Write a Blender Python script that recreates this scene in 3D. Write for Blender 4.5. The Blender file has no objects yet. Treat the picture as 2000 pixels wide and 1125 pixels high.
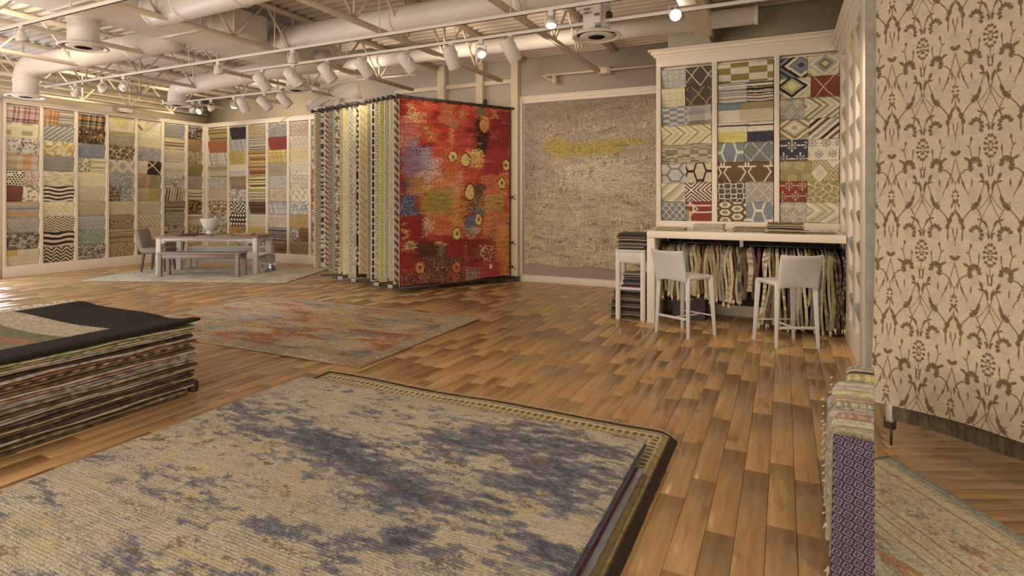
import bpy, math, random
import numpy as np
from mathutils import Matrix, Vector

SC = bpy.context.scene
COLL = SC.collection
RD = random.Random(11)
PI = math.pi

# ------------------------------------------------------------------ camera, world, lights, exposure
F_PX = 1104.0; HZ = 385.0; EYE = 1.55; YAW = math.radians(25.64)
CY, SY = math.cos(YAW), math.sin(YAW)
cam = bpy.data.cameras.new('camera')
cam.sensor_width = 36.0
cam.lens = F_PX * 36.0 / 2000.0
cam.shift_y = -(562.5 - HZ) / 2000.0
cam.clip_start = 0.02
cam_o = bpy.data.objects.new('camera', cam)
cam_o.location = (0, 0, EYE)
cam_o.rotation_euler = (PI / 2, 0, YAW)
COLL.objects.link(cam_o)
SC.camera = cam_o

SC.view_settings.view_transform = 'Standard'
SC.view_settings.look = 'None'
SC.view_settings.gamma = 1.0
SC.view_settings.use_curve_mapping = False
SC.view_settings.exposure = 0.0
SC.cycles.sample_clamp_indirect = 3.0

world = bpy.data.worlds.new('warm even fill')  # added uniform warm fill that enters through the open sides of the room
SC.world = world
world.use_nodes = True
bg = world.node_tree.nodes['Background']
bg.inputs[0].default_value = (1.0, 0.83, 0.66, 1)
bg.inputs[1].default_value = 0.56


def area(name, loc, rot, sx, sy, watts, col):
    l = bpy.data.lights.new(name, 'AREA')
    l.shape = 'RECTANGLE'; l.size = sx; l.size_y = sy; l.energy = watts; l.color = col
    o = bpy.data.objects.new(name, l)
    o.location = loc; o.rotation_euler = rot
    COLL.objects.link(o)
    return o


# cool daylight from the tall side window beyond the sample wall
area('side_window_light', (-13.3, 4.62, 1.5), (0, -PI / 2, 0), 2.6, 1.5, 75, (0.80, 0.88, 1.0))
# added fill lamp behind the camera, brightening all that faces it
area('front_fill_light', (-7.5, -2.4, 1.5), (math.radians(98), 0, 0), 11.0, 2.4, 380, (1.0, 0.80, 0.60))


def spot(loc, aim, watts, deg=62, blend=0.8, col=(1.0, 0.76, 0.50), r=0.05):  # serves the track lamps and the added fill spots alike
    l = bpy.data.lights.new('track_and_fill_light', 'SPOT')
    l.energy = watts; l.spot_size = math.radians(deg); l.spot_blend = blend
    l.color = col; l.shadow_soft_size = r
    o = bpy.data.objects.new('track_and_fill_light', l)
    o.location = loc
    o.rotation_euler = Vector(aim).to_track_quat('-Z', 'Y').to_euler()
    COLL.objects.link(o)


# ------------------------------------------------------------------ pixel helpers: a pixel on a known real plane -> room coordinates
def ray(px, py):
    xc = (px - 1000) / F_PX
    return np.array([CY * xc - SY, SY * xc + CY, (HZ - py) / F_PX])


def onZ(px, py, z=0.0):
    r = ray(px, py); t = (z - EYE) / r[2]
    return np.array([r[0] * t, r[1] * t, z])


def onY(px, py, Y):
    r = ray(px, py); t = Y / r[1]
    return np.array([r[0] * t, Y, EYE + r[2] * t])


def onX(px, py, X):
    r = ray(px, py); t = X / r[0]
    return np.array([X, r[1] * t, EYE + r[2] * t])


def proj(x, y, z):
    xc = CY * x + SY * y; d = -SY * x + CY * y
    return 1000 + F_PX * xc / d, HZ - F_PX * (z - EYE) / d, d


# ------------------------------------------------------------------ colour
ILL = np.array([0.52, 0.405, 0.30])      # what the room's light makes of a white surface


def lin(c):
    c = np.asarray(c, float) / 255.0
    return np.where(c <= 0.04045, c / 12.92, ((c + 0.055) / 1.055) ** 2.4)


def alb(c):
    """sRGB value as photographed under the warm lamps -> surface colour."""
    return np.clip(lin(c) / ILL, 0.006, 0.86)


# ------------------------------------------------------------------ materials
def newmat(name):
    m = bpy.data.materials.new(name); m.use_nodes = True
    nt = m.node_tree
    return m, nt, nt.nodes['Principled BSDF']


def nd(nt, t, **kw):
    n = nt.nodes.new(t)
    for k, v in kw.items():
        if k in n.inputs:
            n.inputs[k].default_value = v
        else:
            setattr(n, k, v)
    return n


def paint(name, rgb, rough=0.5, metal=0.0, bump=0.0, scale=60.0, var=0.04, photo=True, spec=0.5):
    m, nt, b = newmat(name)
    c = alb(rgb) if photo else np.array(rgb)
    tc = nd(nt, 'ShaderNodeTexCoord')
    nz = nd(nt, 'ShaderNodeTexNoise', Scale=scale, Detail=3.0)
    nt.links.new(tc.outputs['Object'], nz.inputs['Vector'])
    mr = nd(nt, 'ShaderNodeMapRange')
    mr.inputs['To Min'].default_value = 1 - var; mr.inputs['To Max'].default_value = 1 + var
    nt.links.new(nz.outputs['Fac'], mr.inputs['Value'])
    mx = nd(nt, 'ShaderNodeMix', data_type='RGBA', blend_type='MULTIPLY')
    mx.inputs['Factor'].default_value = 1
    mx.inputs['A'].default_value = (*c, 1)
    nt.links.new(mr.outputs['Result'], mx.inputs['B'])
    nt.links.new(mx.outputs['Result'], b.inputs['Base Color'])
    b.inputs['Roughness'].default_value = rough
    b.inputs['Metallic'].default_value = metal
    b.inputs['Specular IOR Level'].default_value = spec
    if bump:
        bp = nd(nt, 'ShaderNodeBump', Strength=bump, Distance=0.003)
        nt.links.new(nz.outputs['Fac'], bp.inputs['Height'])
        nt.links.new(bp.outputs['Normal'], b.inputs['Normal'])
    return m


def emis(name, rgb, s):
    m, nt, b = newmat(name)
    b.inputs['Base Color'].default_value = (*rgb, 1)
    b.inputs['Emission Color'].default_value = (*rgb, 1)
    b.inputs['Emission Strength'].default_value = s
    return m


def textile(name, grain=220.0, bump=0.5, dist=0.004, var=0.16, stretch=(1, 1, 1), rough=0.95):
    m, nt, b = newmat(name)
    at = nd(nt, 'ShaderNodeAttribute'); at.attribute_name = 'Col'
    tc = nd(nt, 'ShaderNodeTexCoord')
    mp = nd(nt, 'ShaderNodeMapping'); mp.inputs['Scale'].default_value = stretch
    nt.links.new(tc.outputs['Object'], mp.inputs['Vector'])
    nz = nd(nt, 'ShaderNodeTexNoise', Scale=grain, Detail=2.0, Roughness=0.7)
    nt.links.new(mp.outputs['Vector'], nz.inputs['Vector'])
    mr = nd(nt, 'ShaderNodeMapRange')
    mr.inputs['From Min'].default_value = 0.25; mr.inputs['From Max'].default_value = 0.75
    mr.inputs['To Min'].default_value = 1 - var; mr.inputs['To Max'].default_value = 1 + var
    nt.links.new(nz.outputs['Fac'], mr.inputs['Value'])
    mx = nd(nt, 'ShaderNodeMix', data_type='RGBA', blend_type='MULTIPLY')
    mx.inputs['Factor'].default_value = 1
    nt.links.new(at.outputs['Color'], mx.inputs['A'])
    nt.links.new(mr.outputs['Result'], mx.inputs['B'])
    nt.links.new(mx.outputs['Result'], b.inputs['Base Color'])
    b.inputs['Roughness'].default_value = rough
    b.inputs['Specular IOR Level'].default_value = 0.15
    b.inputs['Sheen Weight'].default_value = 0.03
    bp = nd(nt, 'ShaderNodeBump', Strength=bump, Distance=dist)
    nt.links.new(nz.outputs['Fac'], bp.inputs['Height'])
    nt.links.new(bp.outputs['Normal'], b.inputs['Normal'])
    return m


def woodfloor(name, rotz):
    m, nt, b = newmat(name)
    geo = nd(nt, 'ShaderNodeNewGeometry')
    oi = nd(nt, 'ShaderNodeObjectInfo')
    add = nd(nt, 'ShaderNodeMath', operation='ADD')
    nt.links.new(geo.outputs['Random Per Island'], add.inputs[0])
    nt.links.new(oi.outputs['Random'], add.inputs[1])
    fr = nd(nt, 'ShaderNodeMath', operation='FRACT')
    nt.links.new(add.outputs[0], fr.inputs[0])
    mp = nd(nt, 'ShaderNodeMapping'); mp.inputs['Rotation'].default_value = (0, 0, rotz)
    nt.links.new(geo.outputs['Position'], mp.inputs['Vector'])
    off = nd(nt, 'ShaderNodeVectorMath', operation='MULTIPLY_ADD')
    off.inputs[1].default_value = (13.0, 3.1, 0)
    cmb = nd(nt, 'ShaderNodeCombineXYZ')
    for i in range(3):
        nt.links.new(fr.outputs[0], cmb.inputs[i])
    nt.links.new(cmb.outputs[0], off.inputs[0])
    nt.links.new(mp.outputs['Vector'], off.inputs[2])
    st = nd(nt, 'ShaderNodeMapping'); st.inputs['Scale'].default_value = (30, 1.7, 1)
    nt.links.new(off.outputs[0], st.inputs['Vector'])
    grain = nd(nt, 'ShaderNodeTexNoise', Scale=1.0, Detail=6.0, Roughness=0.62, Distortion=0.9)
    nt.links.new(st.outputs['Vector'], grain.inputs['Vector'])
    st2 = nd(nt, 'ShaderNodeMapping'); st2.inputs['Scale'].default_value = (7, 2.2, 1)
    nt.links.new(off.outputs[0], st2.inputs['Vector'])
    cath = nd(nt, 'ShaderNodeTexNoise', Scale=1.0, Detail=3.0, Roughness=0.55, Distortion=0.5)
    nt.links.new(st2.outputs['Vector'], cath.inputs['Vector'])
    tone = nd(nt, 'ShaderNodeValToRGB')
    e = tone.color_ramp.elements
    cols = [(130, 95, 58), (140, 105, 64), (135, 98, 62), (146, 111, 71), (137, 102, 64), (125, 91, 57), (142, 106, 68)]
    fa = lambda c: np.clip(alb(c) * 1.30, 0, .8)
    e[0].position = 0; e[0].color = (*fa(cols[0]), 1)
    e[1].position = 1; e[1].color = (*fa(cols[-1]), 1)
    for i in range(1, len(cols) - 1):
        q = e.new(i / (len(cols) - 1)); q.color = (*fa(cols[i]), 1)
    nt.links.new(fr.outputs[0], tone.inputs['Fac'])
    gr = nd(nt, 'ShaderNodeValToRGB')
    g = gr.color_ramp.elements
    g[0].position = 0.28; g[0].color = (0.77, 0.72, 0.67, 1)
    g[1].position = 0.62; g[1].color = (1.06, 1.04, 1.02, 1)
    nt.links.new(grain.outputs['Fac'], gr.inputs['Fac'])
    kn = nd(nt, 'ShaderNodeValToRGB')
    k = kn.color_ramp.elements
    k[0].position = 0.24; k[0].color = (0.60, 0.52, 0.45, 1)
    k[1].position = 0.42; k[1].color = (1, 1, 1, 1)
    nt.links.new(cath.outputs['Fac'], kn.inputs['Fac'])
    m1 = nd(nt, 'ShaderNodeMix', data_type='RGBA', blend_type='MULTIPLY'); m1.inputs['Factor'].default_value = 1
    nt.links.new(tone.outputs['Color'], m1.inputs['A']); nt.links.new(gr.outputs['Color'], m1.inputs['B'])
    m2 = nd(nt, 'ShaderNodeMix', data_type='RGBA', blend_type='MULTIPLY'); m2.inputs['Factor'].default_value = 1
    nt.links.new(m1.outputs['Result'], m2.inputs['A']); nt.links.new(kn.outputs['Color'], m2.inputs['B'])
    nt.links.new(m2.outputs['Result'], b.inputs['Base Color'])
    rr = nd(nt, 'ShaderNodeMapRange'); rr.inputs['To Min'].default_value = 0.17; rr.inputs['To Max'].default_value = 0.30
    nt.links.new(grain.outputs['Fac'], rr.inputs['Value'])
    nt.links.new(rr.outputs['Result'], b.inputs['Roughness'])
    bp = nd(nt, 'ShaderNodeBump', Strength=0.12, Distance=0.002)
    nt.links.new(grain.outputs['Fac'], bp.inputs['Height'])
    nt.links.new(bp.outputs['Normal'], b.inputs['Normal'])
    return m


M_WHITE = paint('white lacquer trim', (180, 155, 130), 0.42, bump=0.03)
M_WALLG = paint('greige wall paint', (160, 138, 118), 0.75, bump=0.06, scale=90)
M_WALLB = paint('warm wall paint', (166, 142, 112), 0.75, bump=0.06, scale=90)
M_WALLO = paint('sage wall paint', (158, 140, 112), 0.75, bump=0.06, scale=90)
M_DECK = paint('white painted steel deck', (170, 145, 122), 0.6, bump=0.05)
M_STEEL = paint('cream painted steel', (172, 146, 116), 0.5)
M_DUCT = paint('white painted sheet metal', (178, 158, 146), 0.42, bump=0.03, scale=20)
M_TRACK = paint('white track enamel', (182, 162, 148), 0.35)
M_BLACK = paint('dark hollow', (28, 22, 18), 0.8)
M_RACK = paint('charcoal rack steel', (54, 47, 40), 0.42, metal=0.3)
M_LEATHER = paint('off white leather', (160, 146, 132), 0.5, bump=0.12, scale=160)
M_OAKTOP = paint('brown weathered oak', (112, 90, 74), 0.55, bump=0.2, scale=30, var=0.14)
M_GREYWOOD = paint('grey washed wood', (118, 98, 84), 0.6, bump=0.2, scale=30, var=0.12)
M_WHITEWOOD = paint('white washed wood', (164, 148, 134), 0.55, bump=0.08, scale=30)
M_DARKLEG = paint('dark walnut', (66, 48, 38), 0.45)
M_GREYCLOTH = paint('grey upholstery', (106, 92, 78), 0.9, bump=0.3, scale=300, var=0.1)
M_CERAMIC = paint('white ceramic', (172, 160, 152), 0.3)
M_ROPE = paint('white rope wrap', (176, 158, 138), 0.8, bump=0.3, scale=150, var=0.1)
M_DARKPANEL = paint('dark stained boards', (56, 45, 38), 0.7, bump=0.2, scale=15, var=0.2)
M_PAPER = paint('white folded paper', (158, 138, 118), 0.8)
M_CHROME = paint('satin nickel', (170, 160, 150), 0.3, metal=0.8)
M_LAMP = emis('lit lamp lens', (1.0, 0.80, 0.55), 2.6)
M_BRIGHT = emis('bright lamp lens', (1.0, 0.90, 0.74), 30.0)
M_STICKER = paint('grey printed sticker', (96, 84, 74), 0.6)
M_TEX = textile('woven wool', 180, 0.35, 0.003, 0.16)
M_TEXF = textile('flat weave wool', 320, 0.3, 0.002, 0.13)
M_PILE = textile('thick knotted pile', 130, 1.0, 0.012, 0.30, (0.42, 1.5, 1))
M_PILE2 = textile('knotted rug pile', 120, 0.7, 0.008, 0.22, (0.6, 1.3, 1))
M_LINEN = textile('linen ground cloth', 260, 0.25, 0.002, 0.10, (1, 1, 0.35))
M_FLOOR = woodfloor('oak strip floor', 0.0)
M_FLOOR2 = woodfloor('oak strip floor laid crosswise', math.radians(90 - 25.64 + 0.0))


# ------------------------------------------------------------------ mesh helpers
def raw_mesh(name, co, faces_flat, sizes, smooth=False, col=None):
    me = bpy.data.meshes.new(name)
    co = np.ascontiguousarray(co, dtype=np.float32)
    me.vertices.add(len(co)); me.vertices.foreach_set('co', co.ravel())
    ff = np.ascontiguousarray(faces_flat, dtype=np.int32)
    sz = np.ascontiguousarray(sizes, dtype=np.int32)
    me.loops.add(len(ff)); me.loops.foreach_set('vertex_index', ff)
    me.polygons.add(len(sz))
    st = np.concatenate([[0], np.cumsum(sz)[:-1]]).astype(np.int32)
    me.polygons.foreach_set('loop_start', st)
    me.polygons.foreach_set('loop_total', sz)
    if smooth:
        me.polygons.foreach_set('use_smooth', np.ones(len(sz), dtype=bool))
    me.update(calc_edges=True)
    if col is not None:
        a = me.attributes.new('Col', 'FLOAT_COLOR', 'POINT')
        c = np.ones((len(co), 4), np.float32); c[:, :3] = col
        a.data.foreach_set('color', c.ravel())
    return me


def link(name, me, mat, parent=None, loc=None):
    o = bpy.data.objects.new(name, me)
    if mat is not None:
        me.materials.clear(); me.materials.append(mat)
    COLL.objects.link(o)
    if parent is not None:
        o.parent = parent
    if loc is not None:
        o.location = loc
    return o


def tag(o, label=None, cat=None, group=None, kind=None):
    if label: o['label'] = label
    if cat: o['category'] = cat
    if group: o['group'] = group
    if kind: o['kind'] = kind
    return o


def thing(name, label, cat, loc=(0, 0, 0), rz=0.0, group=None):
    o = bpy.data.objects.new(name, None)
    o.empty_display_size = 0.1
    COLL.objects.link(o)
    o.location = loc; o.rotation_euler = (0, 0, rz)
    return tag(o, label, cat, group)


class MB:
    """collects simple solids, then links them as one mesh object"""
    def __init__(s):
        s.v = []; s.f = []

    def add(s, vs, fs):
        b = len(s.v); s.v += [tuple(map(float, p)) for p in vs]; s.f += [[b + i for i in f] for f in fs]
        return s

    def box(s, x0, x1, y0, y1, z0, z1):
        return s.add([(x0, y0, z0), (x1, y0, z0), (x1, y1, z0), (x0, y1, z0), (x0, y0, z1), (x1, y0, z1), (x1, y1, z1), (x0, y1, z1)],
                     [(0, 3, 2, 1), (4, 5, 6, 7), (0, 1, 5, 4), (1, 2, 6, 5), (2, 3, 7, 6), (3, 0, 4, 7)])

    def bar(s, p, q, w, h=None, w2=None, h2=None, up=(0, 0, 1)):
        p = Vector(p); q = Vector(q); h = w if h is None else h
        w2 = w if w2 is None else w2; h2 = h if h2 is None else h2
        d = (q - p).normalized(); u = Vector(up)
        if abs(d.dot(u)) > 0.98: u = Vector((0, 1, 0))
        a = d.cross(u).normalized(); b = a.cross(d).normalized()
        vs = []
        for c, ww, hh in ((p, w, h), (q, w2, h2)):
            for sx, sy in ((-1, -1), (1, -1), (1, 1), (-1, 1)):
                vs.append(c + a * (sx * ww / 2) + b * (sy * hh / 2))
        return s.add(vs, [(3, 2, 1, 0), (4, 5, 6, 7), (0, 1, 5, 4), (1, 2, 6, 5), (2, 3, 7, 6), (3, 0, 4, 7)])

    def tube(s, path, r, n=10, caps=True):
        P = [Vector(p) for p in path]; rs = r if isinstance(r, (list, tuple)) else [r] * len(P)
        d0 = (P[1] - P[0]).normalized()
        u = Vector((0, 0, 1)) if abs(d0.z) < 0.9 else Vector((0, 1, 0))
        a = d0.cross(u).normalized(); vs = []
        for i, p in enumerate(P):
            d = (P[min(i + 1, len(P) - 1)] - P[max(i - 1, 0)]).normalized()
            a = (a - d * a.dot(d)).normalized(); b = d.cross(a)
            for k in range(n):
                t = 2 * PI * k / n
                vs.append(p + (a * math.cos(t) + b * math.sin(t)) * rs[i])
        fs = []
        for i in range(len(P) - 1):
            for k in range(n):
                k2 = (k + 1) % n
                fs.append((i * n + k, i * n + k2, (i + 1) * n + k2, (i + 1) * n + k))
        if caps:
            fs.append(tuple(range(n))[::-1]); fs.append(tuple((len(P) - 1) * n + k for k in range(n)))
        return s.add(vs, fs)

    def lathe(s, prof, n=24, c=(0, 0, 0), ax=None):
        """profile of (r, z) turned about z (or about the axis ax through c)"""
        q = Vector((0, 0, 1)).rotation_difference(Vector(ax).normalized()) if ax else None
        vs = []
        for r, z in prof:
            for k in range(n):
                t = 2 * PI * k / n
                p = Vector((r * math.cos(t), r * math.sin(t), z))
                if q: p = q @ p
                vs.append(p + Vector(c))
        fs = []
        for i in range(len(prof) - 1):
            for k in range(n):
                k2 = (k + 1) % n
                fs.append((i * n + k, i * n + k2, (i + 1) * n + k2, (i + 1) * n + k))
        fs.append(tuple(range(n))[::-1]); fs.append(tuple((len(prof) - 1) * n + k for k in range(n)))
        return s.add(vs, fs)

    def prism(s, poly, z0, z1):
        n = len(poly)
        vs = [(x, y, z0) for x, y in poly] + [(x, y, z1) for x, y in poly]
        return s.add(vs, [tuple(range(n))[::-1], tuple(range(n, 2 * n))] + [(i, (i + 1) % n, n + (i + 1) % n, n + i) for i in range(n)])

    def build(s, name, mat, parent=None, loc=None, bevel=0.0, smooth=False, col=None, recenter=False):
        v = np.array(s.v, float)
        if recenter and loc is None:
            loc = Vector(((v[:, 0].min() + v[:, 0].max()) / 2, (v[:, 1].min() + v[:, 1].max()) / 2, v[:, 2].min()))
            v = v - np.array(loc)
        me = raw_mesh(name, v, [i for f in s.f for i in f], [len(f) for f in s.f], smooth, None if col is None else np.tile(np.asarray(col), (len(v), 1)))
        o = link(name, me, mat, parent, loc)
        if bevel:
            b = o.modifiers.new('edge', 'BEVEL'); b.width = bevel; b.segments = 2; b.limit_method = 'ANGLE'; b.angle_limit = math.radians(40)
        return o


# ------------------------------------------------------------------ numpy noise
def vhash(ix, iy, seed):
    h = (ix.astype(np.int64) * 374761393 + iy.astype(np.int64) * 668265263 + seed * 974711) & 0x7fffffff
    h = ((h ^ (h >> 13)) * 1274126177) & 0x7fffffff
    h = (h ^ (h >> 16)) & 0xffff
    return h / 65535.0


def vn(x, y, seed=0):
    ix = np.floor(x); iy = np.floor(y); fx = x - ix; fy = y - iy
    fx = fx * fx * (3 - 2 * fx); fy = fy * fy * (3 - 2 * fy)
    a = vhash(ix, iy, seed); b = vhash(ix + 1, iy, seed); c = vhash(ix, iy + 1, seed); d = vhash(ix + 1, iy + 1, seed)
    return (a * (1 - fx) + b * fx) * (1 - fy) + (c * (1 - fx) + d * fx) * fy


def fbm(x, y, seed=0, o=4, g=0.55):
    t = 0; a = 1; n = 0
    for i in range(o):
        t = t + a * vn(x * 2 ** i, y * 2 ** i, seed + 31 * i); n += a; a *= g
    return t / n


def sst(e0, e1, x):
    t = np.clip((x - e0) / (e1 - e0 + 1e-9), 0, 1)
    return t * t * (3 - 2 * t)


def mixc(a, b, t):
    t = np.asarray(t)[..., None]
    return np.asarray(a, float) * (1 - t) + np.asarray(b, float) * t


def fr(x):
    return x - np.floor(x)


def tri(x):
    return np.abs(fr(x) * 2 - 1)


# ------------------------------------------------------------------ woven patterns: u, v in metres, colours as photographed
def pattern(kind, u, v, C, s=0.1, seed=0):
    C = [np.array(c, float) for c in C]
    c0 = C[0]; c1 = C[1 % len(C)]; c2 = C[2 % len(C)]
    sh = u.shape
    out = np.broadcast_to(c0, sh + (3,)).copy()
    if kind == 'plain':
        pass
    elif kind == 'tweed':
        out = mixc(c0, c1, sst(.3, .7, fbm(u / s, v / s, seed, 3)))
        if len(C) > 2: out = mixc(out, c2, sst(.62, .75, fbm(u / s * 1.6, v / s * 1.6, seed + 5, 2)) * .8)
    elif kind == 'blotch':
        f = fbm(u / s, v / s, seed, 4)
        out = mixc(c0, c1, sst(.46, .54, f))
        if len(C) > 2: out = mixc(out, c2, sst(.6, .66, fbm(u / s, v / s, seed + 9, 4)))
        if len(C) > 3: out = mixc(out, C[3], sst(.62, .68, fbm(u / s, v / s, seed + 19, 4)))
    elif kind in ('hs', 'vs'):
        w = (v if kind == 'hs' else u) / s + .12 * (fbm(u / s, v / s, seed, 2) - .5)
        r = random.Random(seed); L = []; cur = 0; n = 0
        while cur < 420:
            L.append((cur, n % len(C))); cur += r.choice([.4, .7, 1, 1.5]); n += 1
        e = np.array([a for a, _ in L]); k = np.array([b for _, b in L])
        out = np.array(C)[k[np.clip(np.searchsorted(e, w + 5, side='right') - 1, 0, len(e) - 1)]]
    elif kind == 'plaid':
        a = vhash(np.floor(u / s), np.floor(u * 0), seed); b = vhash(np.floor(v / s), np.floor(u * 0), seed + 3)
        K = np.array(C); n = len(C)
        ca = K[np.clip((a * n).astype(int), 0, n - 1)]; cb = K[np.clip((b * n).astype(int), 0, n - 1)]
        th = (fr(u * 90) + fr(v * 90) > 1)[..., None]
        out = .5 * ca + .5 * cb; out = np.where(th, out * 1.04, out * .94)
    elif kind == 'zig':
        s = s * 1.35; t = v / s + .5 * tri(u / (s * 2.2)) * 2.2
        out = mixc(c0, c1, sst(.42, .58, tri(t)))
    elif kind == 'herr':
        s = s * 1.8
        k = np.floor(u / (s * 2)); sg = np.where(k % 2 == 0, 1, -1)
        out = mixc(c0, c1, sst(.4, .6, tri((v + sg * u) / s)))
    elif kind == 'diag':
        w = (u + v) / s; n = np.floor(fr(w / len(C)) * len(C)).astype(int)
        out = np.array(C)[np.clip(n, 0, len(C) - 1)]
    elif kind == 'lat':
        wob = .02 * (fbm(u / .05, v / .05, seed, 2) - .5)
        p = np.minimum(tri((u + v * .75 + wob) / s), tri((u - v * .75 + wob) / s))
        out = mixc(c1, c0, sst(.010 / s, .020 / s, p))
        if len(C) > 2: out = mixc(out, c2, sst(.1, .0, np.abs(p - .42)) * .8)
    elif kind == 'lat2':
        p = np.minimum(tri((u + v * .75) / s), tri((u - v * .75) / s)); q = np.abs(p - .25)
        out = mixc(c1, c0, sst(.05, .12, np.minimum(p, q)))
        out = mixc(out, c2, sst(.55, .7, p) * .6)
    elif kind == 'dots':
        cu = u / s; cv = v / s; row = np.floor(cv); cu = cu + .5 * (row % 2)
        d = np.hypot(fr(cu) - .5, (fr(cv) - .5))
        k = vhash(np.floor(cu), row, seed)
        out = mixc(c0, c1, sst(.40, .28, d) * (k > .15))
        if len(C) > 2: out = mixc(out, c2, sst(.34, .24, d) * (k > .72))
    elif kind == 'ovals':
        cu = u / s; cv = v / (s * 1.2); row = np.floor(cv); cu = cu + .5 * (row % 2)
        d = np.hypot(fr(cu) - .5, fr(cv) - .5)
        out = mixc(c0, c1, sst(.36, .30, d))
    elif kind == 'chk':
        a = vhash(np.floor(u / s), np.floor(v / s), seed); n = len(C)
        out = np.array(C)[np.clip((a * n).astype(int), 0, n - 1)]
    elif kind == 'dash':
        cu = u / (s * 1.6) + .5 * (np.floor(v / (s * .5)) % 2); cv = v / (s * .5)
        k = vhash(np.floor(cu), np.floor(cv), seed)
        out = mixc(c0, c1, (k > .55) * sst(.5, .3, np.abs(fr(cu) - .5)) * sst(.35, .2, np.abs(fr(cv) - .5)))
    elif kind == 'ogee':
        a = np.sin(2 * PI * v / (s * 2)) * .24
        p = np.minimum(tri(u / s + a), tri(u / s - a))
        out = mixc(c1, c0, sst(.08, .2, p))
        if len(C) > 2: out = mixc(out, c2, sst(.4, .6, tri((v / s))) * .5)
    elif kind == 'wavy':
        out = mixc(c1, c0, sst(.15, .35, tri(u / s + .18 * np.sin(2 * PI * v / (s * 1.6)))))
    elif kind in ('hexl', 'hour', 'hexb'):
        if kind == 'hour': u = u * 1.25; v = v * .62
        if kind == 'hexb': v = v * 1.5
        # honeycomb outlines
        q = (2 / 3 * u) / s; r = (-1 / 3 * u + math.sqrt(3) / 3 * v) / s
        x = q; z = r; y = -x - z; rx = np.round(x); ry = np.round(y); rz = np.round(z)
        dx = np.abs(rx - x); dy = np.abs(ry - y); dz = np.abs(rz - z)
        m1 = (dx > dy) & (dx > dz); m2 = (~m1) & (dy > dz)
        rx = np.where(m1, -ry - rz, rx); rz = np.where((~m1) & (~m2), -rx - ry, rz)
        fx = x - rx; fz = z - rz; fy = -fx - fz
        e = np.maximum(np.maximum(np.abs(fx - fy), np.abs(fy - fz)), np.abs(fz - fx))
        out = mixc(c0, c1, sst(.84, .90, e) if kind != 'hexb' else sst(.72, .78, e))
        if len(C) > 2: out = mixc(out, c2, sst(.46, .40, e))
    elif kind == 'ndia':
        d = np.abs(u - s * 1.4) - np.abs(v - .13)
        out = mixc(c0, c1, sst(.42, .58, tri(d / (s * .55))))
    elif kind == 'spade':
        a = .30 * tri(v / (s * 1.1)) * (fr(v / (s * 1.1)) > .25) + .06
        x = np.abs(fr(u / s) - .5)
        p = np.minimum(np.abs(x - a), np.maximum(np.abs(fr(v / (s * 1.1)) - .25), (x > .36) * 1.0) * 1.0)
        out = mixc(c1, c0, sst(.022, .045, p))
    elif kind == 'cdia':
        u0 = s * 1.5; v0 = .14
        d = np.abs(u - u0) + np.abs(v - v0) * 1.15 + .01 * (fbm(u / .03, v / .03, seed, 2) - .5)
        n = np.floor(d / (s * .30)).astype(int)
        out = np.array(C)[n % len(C)]
    elif kind == 'chev':
        d = np.abs(v - .14) * 1.1 + u
        out = np.array(C)[np.floor(d / s).astype(int) % len(C)]
    elif kind == 'burst':
        cu = u / s; cv = v / s; row = np.floor(cv); cu = cu + .5 * (row % 2)
        x = fr(cu) - .5; y = fr(cv) - .5; r = np.hypot(x, y); t = np.arctan2(y, x)
        p = (np.cos(8 * t) > .1) & (r > .10) & (r < .36) & (fr(r * 9) > .3) | (r < .06)
        out = mixc(c0, c1, p * 1.0)
        if len(C) > 2: out = mixc(out, c2, ((np.cos(4 * t) > .86) & (r > .36) & (r < .48)) * 1.0)
    elif kind == 'branch':
        wx = u / s + .35 * (vn(u / s * 1.3, v / s * 1.3, seed) - .5); wy = v / s + .35 * (vn(u / s * 1.3, v / s * 1.3, seed + 4) - .5)
        best = np.full(sh, 9.); sec = np.full(sh, 9.)
        for i in (-1, 0, 1):
            for j in (-1, 0, 1):
                gx = np.floor(wx) + i; gy = np.floor(wy) + j
                d = np.hypot(gx + vhash(gx, gy, seed) - wx, gy + vhash(gx, gy, seed + 8) - wy)
                sec = np.minimum(sec, np.maximum(best, d)); best = np.minimum(best, d)
        out = mixc(c1, c0, sst(.05, .13, sec - best))
    elif kind == 'maze':
        a = vhash(np.floor(u / s), np.floor(v / s), seed) > .5
        p = np.where(a, tri(u / s * 2), tri(v / s * 2))
        out = mixc(c0, c1, sst(.55, .7, p))
    elif kind == 'brick':
        row = np.floor(v / (s * .55)); k = vhash(np.floor(u / s + .5 * (row % 2)), row, seed)
        n = len(C); out = np.array(C)[np.clip((k * n).astype(int), 0, n - 1)]
    elif kind == 'weft':
        col = np.floor(u / s); k = (tri(v / (s * .36) + vhash(col, col * 0, seed)) > .5)
        out = mixc(c0, c1, k * 1.0)
    elif kind == 'zebra':
        f = fbm(u / (s * 3), v / s, seed, 3); out = mixc(c0, c1, sst(.50, .53, f) * sst(.64, .61, f))
        out = mixc(out, c1, sst(.40, .38, f))
    elif kind == 'bands':
        # a few bold hand-drawn bands
        f = fr((v + .02 * np.sin(u * 14 + seed) + .012 * fbm(u / .03, v / .1, seed, 2)) / s)
        out = mixc(c0, c1, sst(.30, .26, np.abs(f - .4)) * (f < .62))
    elif kind == 'block':
        out = mixc(c0, c1, ((fr(u / s) < .5) & (fr(v / (s * .62) + .1) < .45)) * 1.0)
    elif kind == 'half':
        out = mixc(c0, c1, sst(-.006, .006, v - s))
        if len(C) > 2: out = mixc(out, c2, sst(.012, .008, np.abs(v - s * .45)))
    elif kind == 'stepb':
        k = (np.floor(u / s) + np.floor(v / (s * .42))) % 2
        out = mixc(c0, c1, k * 1.0)
    elif kind == 'xx':
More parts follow.
